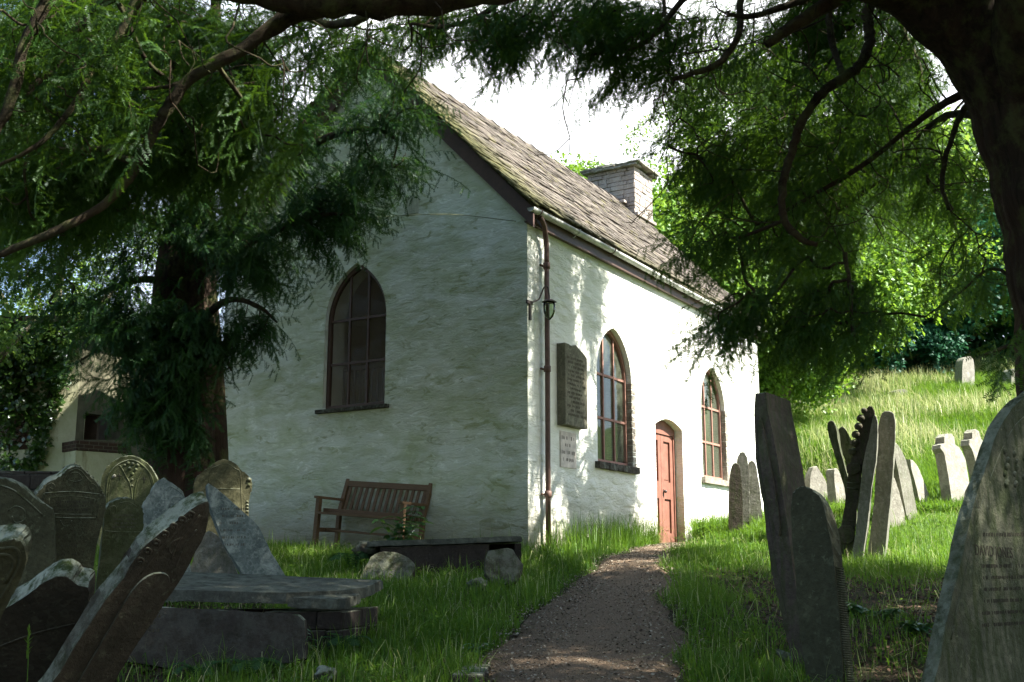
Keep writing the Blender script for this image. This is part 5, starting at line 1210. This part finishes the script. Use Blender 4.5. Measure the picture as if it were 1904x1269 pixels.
# ------------------------------------------------------------------ outbuilding at the left with ivy
M_old = NT('old_limewash')
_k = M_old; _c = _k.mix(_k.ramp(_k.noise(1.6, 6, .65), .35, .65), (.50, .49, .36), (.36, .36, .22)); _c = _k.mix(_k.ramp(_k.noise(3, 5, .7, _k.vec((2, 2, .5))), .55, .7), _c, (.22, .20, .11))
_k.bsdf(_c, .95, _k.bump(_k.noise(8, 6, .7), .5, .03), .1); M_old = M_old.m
M_oldbrown = simple_mat('dark_render', (.095, .092, .062), .95, .1, var=.3, scale=5, bump=.4)  # darker than the limewash on the front wall
_k = NT('brick'); _b = _k.n('ShaderNodeTexBrick'); _b.inputs['Color1'].default_value = (.060, .036, .027, 1); _b.inputs['Color2'].default_value = (.045, .032, .025, 1); _b.inputs['Mortar'].default_value = (.10, .09, .065, 1)
_b.inputs['Scale'].default_value = 4.6; _b.inputs['Mortar Size'].default_value = .02; _k.L(_k.vec((1, 1, 1), rot=(math.pi / 2, 0, 0)), _b.inputs['Vector']); _k.bsdf(_b.outputs['Color'], .9, _k.bump(_k.noise(20, 5), .5, .01), .1); M_brick = _k.m
def outbuilding():
    A, B, D_ = at(-160, 900, 17.4), at(133, 900, 17.4), at(330, 900, 19.8)
    zb = gzf(-8, 17.4) - .4; top = at(133, 605, 17.4)[2]
    root = tag(empty('outbuilding', (B[0], B[1], zb + .4)), 'old limewashed outbuilding with dark opening and brick ledge, behind the yew', 'building'); rb = np.array(root.location)
    def wallp(P, Q, holes, mat, name, th=.35):
        u = Q - P; u[2] = 0; L = np.linalg.norm(u); u /= L; nin = np.array([-u[1], u[0], 0])
        pl = lambda px, py: (lambda r: ((r - P) @ u, r[2]))(on_plane(px, py, P, nin))
        H = [[pl(*q) for q in h] for h in holes]; base = np.array([P[0], P[1], 0]) - np.array([rb[0], rb[1], rb[2]])
        bm = wall_bm([(0, zb), (L, zb), (L, top), (0, top)], H, lambda a, z, d: tuple(base + u * a + nin * d + np.array([0, 0, z])), th)
        return obj_bm(name, bm, mat, root), P, u, nin
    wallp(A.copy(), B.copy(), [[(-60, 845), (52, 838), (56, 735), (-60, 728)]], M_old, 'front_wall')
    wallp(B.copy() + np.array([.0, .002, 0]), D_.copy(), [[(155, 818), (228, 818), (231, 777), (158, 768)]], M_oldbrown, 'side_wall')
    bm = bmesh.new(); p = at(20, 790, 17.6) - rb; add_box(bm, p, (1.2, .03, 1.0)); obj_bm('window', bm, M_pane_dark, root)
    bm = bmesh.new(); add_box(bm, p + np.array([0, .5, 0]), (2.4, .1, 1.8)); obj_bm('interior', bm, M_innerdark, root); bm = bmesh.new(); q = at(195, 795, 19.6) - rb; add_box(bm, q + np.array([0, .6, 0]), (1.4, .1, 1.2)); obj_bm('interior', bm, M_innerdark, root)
    bm = bmesh.new(); P0 = at(-30, 850, 17.35); P1 = at(58, 846, 17.35); box_between(bm, P0 - rb, P1 - rb, .16, .09, (0, 1, 0)); obj_bm('sill', bm, M_old, root)
    L0, L1 = at(131, 822, 17.2), at(222, 826, 17.75); u = L1 - L0; u[2] = 0; u /= np.linalg.norm(u); nv = np.array([u[1], -u[0], 0])
    bm = bmesh.new(); m = (L0 + L1) / 2; R = Matrix((u, -nv, (0, 0, 1))).transposed(); hgt = m[2] - zb
    add_box(bm, m - rb - np.array([0, 0, .16 + (hgt - .16) / 2]), (np.linalg.norm((L1 - L0)[:2]), .5, hgt - .16), R, jit=.005); obj_bm('ledge_wall', bm, M_old, root)
    bm = bmesh.new(); add_box(bm, m - rb - np.array([0, 0, .079]), (np.linalg.norm((L1 - L0)[:2]) + .03, .53, .158), R, jit=.006, bevel=.008); obj_bm('brick_ledge', bm, M_brick, root)
    bm = bmesh.new(); eA, eB, eD = A + (0, -.25, 0), B + (.25, -.25, 0), D_ + (.3, 0, 0)
    cen = (A + D_) / 2 + np.array([-1.2, 3.0, 0])
    vs_ = [bm.verts.new((e[0] - rb[0], e[1] - rb[1], top - rb[2] - .02)) for e in (eA, eB, eD)]; vt = [bm.verts.new((e[0] - rb[0], e[1] - rb[1], top - rb[2] + .10)) for e in (eA, eB, eD)]
    ap = bm.verts.new((cen[0] - rb[0], cen[1] - rb[1], top - rb[2] + .3))
    for i in (0, 1): bm.faces.new((vs_[i], vs_[i + 1], vt[i + 1], vt[i])); bm.faces.new((vt[i], vt[i + 1], ap))
    bm.faces.new((vs_[0], vs_[2], vs_[1])); obj_bm('roof', bm, M_rubble_dark, root)
    # ivy
    ivy = tag(empty('ivy', (A[0] + 1.4, A[1] - .05, zb + .4)), 'dark ivy sheet and trailing strands over the outbuilding wall', 'ivy'); ib = np.array(ivy.location)
    stm = Acc(); lv = Acc(); pts = []
    for (px, py, rx, ry, n) in ((22, 660, 52, 62, 190), (8, 730, 40, 60, 80), (98, 640, 28, 46, 70), (10, 885, 36, 26, 40)):
        a = RNG.uniform(0, 6.28, n); r = np.sqrt(RNG.uniform(0, 1, n))
        pts += [at(px + rx * q * math.cos(t), py + ry * q * math.sin(t), 17.22 + RNG.normal(0, .06)) for q, t in zip(r, a)]
    for s_ in ([(112, 640), (100, 700), (84, 760), (70, 840), (50, 880)], [(92, 660), (96, 740), (80, 800), (64, 860)], [(70, 680), (56, 740), (60, 800)], [(120, 620), (116, 680), (108, 700)], [(20, 740), (16, 820), (24, 880)]):
        Q = catmull([at(x, y, 17.3) for x, y in s_], 7); stm.tube(Q - ib, .010, 5); pts += [q + RNG.normal(0, .05, 3) * [1, .4, 1] for q in Q for _ in range(3)]
    P = np.array(pts); d = RNG.normal(0, .5, P.shape) + np.array([0, -.4, -.7]); scatter(lv, [leaf_clump(70 + i, 9, .10, .075) for i in range(3)], P - ib, d, RNG.normal(0, .4, P.shape) + np.array([0, -1.0, .4]), RNG.uniform(.8, 1.3, len(P)), RNG.uniform(0, 1, len(P)).astype(np.float32))
    stm.build('stem', M_bark2, ivy); lv.build('leaves', M_ivy, ivy)
outbuilding()
bm = bmesh.new(); p = at(-60, 925, 14.5)
block_stack(bm, 0, 1.3, 0, .4, -.4, .62, .16, .2, .45, .03); ro = obj_bm('rubble_wall', bm, M_rubble_dark); ro.location = tuple(p - np.array([0, 0, .28])); tag(ro, 'low dark mossy rubble wall behind the leftmost headstones', 'wall')

# cable from the gable corner to the left yew
a, m_, c_ = lw(-.13, .1, HW - .28), at(660, 405, 14.3), at(255, 380, 14.05)
acc = Acc(); acc.tube(catmull([a, at(830, 399, 14.5), m_, at(520, 398, 14.2), at(390, 389, 14.1), c_], 6), .0065, 5)
tag(acc.build('cable', simple_mat('cable_sheath', (.16, .18, .10), .6, .3)), 'thin cable slung from the gable corner to the left yew', 'cable')
# kerb stone at the path edge
bm = bmesh.new(); kx, ky = -.22, 7.35; add_box(bm, (kx, ky, gzf(kx, ky) - .02), (.17, 1.2, .10), Matrix.Rotation(-.06, 3, 'Z'), jit=.012, bevel=.012)
tag(obj_bm('kerb_stone', bm, M_rubble_dark, None, (kx, ky, gzf(kx, ky))), 'flat kerb stone edging the near left side of the path', 'kerb stone')

# ------------------------------------------------------------------ grass and small plants
def field(x, y, f, seed): return np.array([mnoise.noise(Vector((a * f + seed, b * f, seed * .3))) for a, b in zip(x, y)])
def blades(name, x, y, h, w, mat, label, lean=.8, tint=None, z=None, segs=2):
    n = len(x); z = gz(x, y) - .01 if z is None else z
    a = RNG.uniform(0, 6.283, n); l = h * np.abs(RNG.normal(0, lean, n)); base = np.stack([x, y, z], 1); dv_ = np.stack([np.cos(a), np.sin(a), 0 * a], 1)
    sd = np.stack([-np.sin(a + .5), np.cos(a + .5), 0 * a], 1) * (w / 2)[:, None]; up = np.array([0, 0, 1.0])
    mid = base + dv_ * (l * .36)[:, None] + up * (h * .62)[:, None]; tip = base + dv_ * l[:, None] + up * (h * np.clip(1 - .42 * (l / h) ** 1.6, .2, 1))[:, None]
    V = np.stack([base - sd, base + sd, mid - sd * .8, mid + sd * .8, tip], 1); i = np.arange(n)[:, None] * 5
    T = np.concatenate([i + [0, 1, 3], i + [0, 3, 2], i + [2, 3, 4]])
    tn = np.clip(RNG.normal(.42, .22, n) + .55 * field(x, y, .8, 14.0) if tint is None else tint, 0, 1)
    o = np_mesh(name, V, T, mat, attr=np.repeat(tn, 5)); return tag(o, label, 'grass', kind='stuff')
def chapel_st(x, y):
    px, py = x - C0[0], y - C0[1]; return px * W[0] + py * W[1], -(px * N[0] + py * N[1])
def free(x, y, pad=.0):
    l, r = path_x(y); w1 = .05 + .09 * np.sin(y * 5.3 + np.sin(y * 13)) * np.sin(y * 2.1); w2 = .05 + .09 * np.sin(y * 4.7 + 2 + np.sin(y * 11)) * np.sin(y * 1.7 + 1)
    ok = ~((x > l + w1 - pad) & (x < r - w2 + pad) & (y < 18.2)); s, t = chapel_st(x, y)
    return ok & ~((s > -.02) & (s < 9.4) & (t > -.02) & (t < 5.7))
def soil_mask(x, y):
    """bare patches: under the right yew, before the gable, among the left graves"""
    right = sstep(1.55, 2.3, x) * (1 - sstep(11.2, 13.2, y)); s, t = chapel_st(x, y); gab = sstep(-1.15, -.75, s) * sstep(1.0, 1.6, t) * sstep(.1, -.1, s)
    left = sstep(-1.6, -2.2, x) * (1 - sstep(9.5, 11, y)); return np.clip(np.maximum(np.maximum(right * .93, gab), left * .85), 0, 1)
n = 190000; y = 5.6 + 12.4 * RNG.uniform(0, 1, n) ** .85; x = RNG.uniform(-.52, .52, n) * y * 1.0
hw = field(x, y, .9, 3.0); keep = free(x, y) & (RNG.uniform(0, 1, n) > soil_mask(x, y) * (1 - .25 * (hw > .12))) & (x > -5.5); x, y, hw = x[keep], y[keep], hw[keep]
s_, t_ = chapel_st(x, y); nearwall = (np.abs(t_) < .8) & (s_ > -.3)
h_ = (.075 + .10 * RNG.uniform(0, 1, len(x)) + .08 * np.clip(hw, -.5, 1)) * np.where(nearwall, 1.7, 1.0) * np.where(soil_mask(x, y) > .5, .6, 1)
h_ *= np.where(RNG.uniform(0, 1, len(x)) < .06, 1.9, 1.0); h_ = np.clip(h_, .05, .6)
blades('lawn_grass', x, y, h_, RNG.uniform(.004, .009, len(x)), M_grass, 'lush uncut green grass around the tombs and path')
n = 150000; y = 16.5 + 30 * RNG.uniform(0, 1, n) ** 1.25; x = y * RNG.uniform(.16, .50, n); keep = free(x, y) & (x > 2.6); x, y = x[keep], y[keep]
hh = field(x, y, .45, 8.0); sc_ = .75 + y / 55
blades('meadow_grass', x, y, (.22 + .22 * RNG.uniform(0, 1, len(x)) + .14 * hh) * sc_ * sstep(14.5, 19, y) + .05, RNG.uniform(.008, .018, len(x)) * sc_, M_grass, 'long bright grass covering the bank', .75)
n = 22000; y = 22 + 24 * RNG.uniform(0, 1, n) ** .9; x = y * RNG.uniform(.19, .50, n); keep = free(x, y) & (field(x, y, .35, 5.0) > -.15) & (x > 4.2); x, y = x[keep], y[keep]
blades('seeding_grass', x, y, RNG.uniform(.55, .95, len(x)) * (.7 + y / 90), RNG.uniform(.008, .022, len(x)) * (.6 + y / 60), M_hay, 'pale seeding hay grass on top of the bank', .5)
def turf_leaves():
    n = 34000; y = 5.8 + 13 * RNG.uniform(0, 1, n); x = RNG.uniform(-.5, .5, n) * y; k_ = free(x, y) & (field(x, y, 1.4, 21.0) > .02) & (x > -5.5) & (RNG.uniform(0, 1, n) > soil_mask(x, y) * .7); x, y = x[k_], y[k_]; n = len(x)
    P = np.stack([x, y, gz(x, y) + RNG.uniform(.02, .13, n)], 1); r = RNG.uniform(.008, .022, n); a = RNG.uniform(0, 6.28, n); t = RNG.normal(0, .35, (2, n))
    U = np.stack([np.cos(a), np.sin(a), t[0]], 1) * r[:, None]; Q = np.stack([-np.sin(a), np.cos(a), t[1]], 1) * (r * RNG.uniform(.5, .9, n))[:, None]
    V = np.stack([P - U, P - Q, P + U, P + Q], 1); i = np.arange(n)[:, None] * 4; T = np.concatenate([i + [0, 1, 2], i + [0, 2, 3]])
    tag(np_mesh('turf_weeds', V, T, M_grass, attr=np.repeat(RNG.uniform(0, 1, n), 4)), 'clover and small round weed leaves through the turf', 'weeds', kind='stuff')
turf_leaves()
n = 9000; y = 5.8 + 12.5 * RNG.uniform(0, 1, n) ** .9; x = RNG.uniform(-.5, .5, n) * y; k_ = free(x, y) & (x > -5) & (RNG.uniform(0, 1, n) > soil_mask(x, y) * .8); x, y = x[k_], y[k_]
blades('dry_grass', x, y, RNG.uniform(.08, .30, len(x)), RNG.uniform(.003, .006, len(x)), M_hay, 'straw coloured dead blades scattered through the turf', 1.1)
n = 1500; s_ = RNG.uniform(.1, 4.0, n); o_ = RNG.uniform(.05, .9, n); x = C0[0] + W[0] * s_ + N[0] * o_; y = C0[1] + W[1] * s_ + N[1] * o_; k_ = free(x, y); x, y = x[k_], y[k_]
blades('wall_grass', x, y, RNG.uniform(.30, .62, len(x)), RNG.uniform(.004, .008, len(x)), M_grass, 'tall seeding grass along the foot of the white side wall', .35)
# fallen leaves and soil crumbs on the bare ground
def crumbs():
    n = 26000; x = np.concatenate([RNG.uniform(1.3, 5, n // 2), RNG.uniform(-5, .2, n // 2)]); y = RNG.uniform(5.8, 13.5, n); k_ = free(x, y, -.1) & (RNG.uniform(0, 1, n) < soil_mask(x, y) + .12); x, y = x[k_], y[k_]; n = len(x)
    P = np.stack([x, y, gz(x, y) + .012], 1); s = RNG.uniform(.008, .028, n); a = RNG.uniform(0, 6.28, n)
    U = np.stack([np.cos(a), np.sin(a), RNG.normal(0, .35, n)], 1) * s[:, None]; Vv = np.stack([-np.sin(a), np.cos(a), RNG.normal(0, .35, n)], 1) * (s * RNG.uniform(.2, .7, n))[:, None]
    V = np.stack([P - U, P - Vv + [0, 0, .006], P + U, P + Vv], 1); i = np.arange(n)[:, None] * 4; T = np.concatenate([i + [0, 1, 2], i + [0, 2, 3]])
    k = NT('leaf_litter'); k.bsdf(k.mix(k.attr(), (.035, .02, .012), (.16, .10, .06)), .85, None, .25); tag(np_mesh('leaf_litter', V, T, k.m, attr=np.repeat(RNG.uniform(0, 1, n), 4)), 'brown needle and leaf litter on bare soil', 'litter', kind='stuff')
crumbs()
def weed_leaf(L, w, nseg=5):
    V = []; T = []
    for i in range(nseg + 1):
        f = i / nseg; ww = w * math.sin(math.pi * min(1, f * .93 + .05)) ** .8 * (1 - .25 * f); z = -.35 * L * f * f; V += [(L * f, -ww / 2, z + .04 * L * (f > 0)), (L * f, 0, z), (L * f, ww / 2, z + .04 * L * (f > 0))]
    for i in range(nseg):
        for k_ in (0, 1): a = i * 3 + k_; T += [(a, a + 1, a + 4), (a, a + 4, a + 3)]
    return np.array(V, np.float32), np.array(T, np.int32)
def leafy_plant(name, label, px, py, Y, H, nst, leaf, spread, cat='plant', group=None, seed=1):
    p = at(px, py, Y); p[2] = gzf(p[0], p[1]); root = tag(empty(name, tuple(p)), label, cat, group); stm = Acc(); lv = Acc(); rs = random.Random(seed)
    for i in range(nst):
        a = rs.uniform(0, 6.28); r = rs.uniform(.2, 1) * spread; h = H * rs.uniform(.65, 1.05); Q = catmull([(0, 0, -.05), (r * .4 * math.cos(a), r * .4 * math.sin(a), h * .5), (r * math.cos(a), r * math.sin(a), h)], 5); stm.tube(Q, np.linspace(.006, .003, len(Q)), 5)
        L = []; 
        for q in Q[4:]:
            for _ in range(2): L.append(q)
        L = np.array(L); b = np.array([rs.uniform(0, 6.28) for _ in L]); d = np.stack([np.cos(b), np.sin(b), 0 * b + rs.uniform(-.1, .35)], 1); scatter(lv, [leaf], L, d, np.tile([0, 0, 1.0], (len(L), 1)), np.array([rs.uniform(.6, 1.1) for _ in L]), np.array([rs.random() for _ in L], np.float32), .05)
    stm.build('stem', M_plant, root); lv.build('leaves', M_plant, root)
leafy_plant('leafy_plant', 'broad-leaved green plant growing behind the tomb, in front of the bench', 745, 1010, 13.9, .62, 7, weed_leaf(.20, .105), .42, seed=4)
WG_ = 'low weeds on the bare soil under the right yew'
for i, (px, py, Y, lb) in enumerate(((1640, 1150, 9.3, 'low leafy weed with two broad leaves in the middle of the bare soil'), (1700, 1178, 8.6, 'low leafy weed close to the green-streaked headstone'), (1590, 1140, 9.6, 'small weed beside the ribbed edge of the dark round-topped headstone'))):
    leafy_plant('weed', lb, px, py, Y, .10, 6, weed_leaf(.10, .055), .16, group=WG_, seed=20 + i)
leafy_plant('weed', 'single yellow-green sprig at the grassy left edge of the path', 885, 1235, 7.6, .12, 3, weed_leaf(.07, .04), .08, seed=31)
leafy_plant('weed', 'bright young nettle growing beside the rubble corner of the foreground tomb', 572, 1200, 7.6, .28, 3, weed_leaf(.08, .03), .10, seed=33)
def fern(label, px, py, Y, L, n, seed):
    p = at(px, py, Y); p[2] = gzf(p[0], p[1]); root = tag(empty('fern', tuple(p)), label, 'fern', 'ferns among the graves'); rs = random.Random(seed); fr = Acc(); V = []; T = []
    for k_ in range(n):
        a = 6.28 * k_ / n + rs.uniform(-.3, .3); l = L * rs.uniform(.75, 1.1); Q = catmull([(0, 0, 0), (l * .35 * math.cos(a), l * .35 * math.sin(a), l * .55), (l * .75 * math.cos(a), l * .75 * math.sin(a), l * .62), (l * math.cos(a), l * math.sin(a), l * .42)], 7)
        fr.tube(Q, np.linspace(.004, .0015, len(Q)), 4, .5); s = np.array([-math.sin(a), math.cos(a), 0])
        for i in range(2, len(Q) - 1):
            f = i / len(Q); w = l * .26 * math.sin(math.pi * (1 - f) ** .75) + .01; d = Q[i] - Q[i - 1]; d /= np.linalg.norm(d)
            for sg in (-1, 1):
                e = Q[i] + (s * sg + d * .35) * w - np.array([0, 0, .12 * w]); q = d * l * .028; fr.add([Q[i] - q * .6, Q[i] + q, e, (Q[i] + e) / 2 - q * .8], [(0, 1, 2), (0, 2, 3)], rs.random())
    fr.build('fronds', M_fern, root)
fern('green fern in front of the propped panel of the foreground tomb', 468, 1252, 7.2, .20, 6, 1)
fern('dark fern under the long toppled headstone', 372, 1248, 7.1, .20, 6, 2)
fern('fern spreading beside the rubble end of the foreground tomb', 640, 1222, 7.9, .22, 6, 3)
fern('fern at the left end of the tomb by the bench', 655, 1050, 12.4, .36, 7, 4)
def stalk(px, py, Y, top):
    p = at(px, py, Y); p[2] = gzf(p[0], p[1]); root = tag(empty('grass_stalk', tuple(p)), 'single tall seeding grass stalk before the lower left headstones', 'grass stalk'); t = at(*top, Y) - p; a = Acc()
    a.tube(catmull([(0, 0, 0), t * .5 + [.01, 0, 0], t], 5), .0025, 5, .4); a.build('stem', M_grass, root); s = Acc()
    for i in range(26): q = t * (.76 + .26 * i / 26); d = RNG.normal(0, .35, 3) + [0, 0, 1]; d = d / np.linalg.norm(d) * .03; w = np.array([.004, 0, 0]); s.add([q - w, q + w, q + d], [(0, 1, 2)], .8)
    s.build('seed_head', M_grass, root)
stalk(46, 1290, 5.6, (54, 1172))
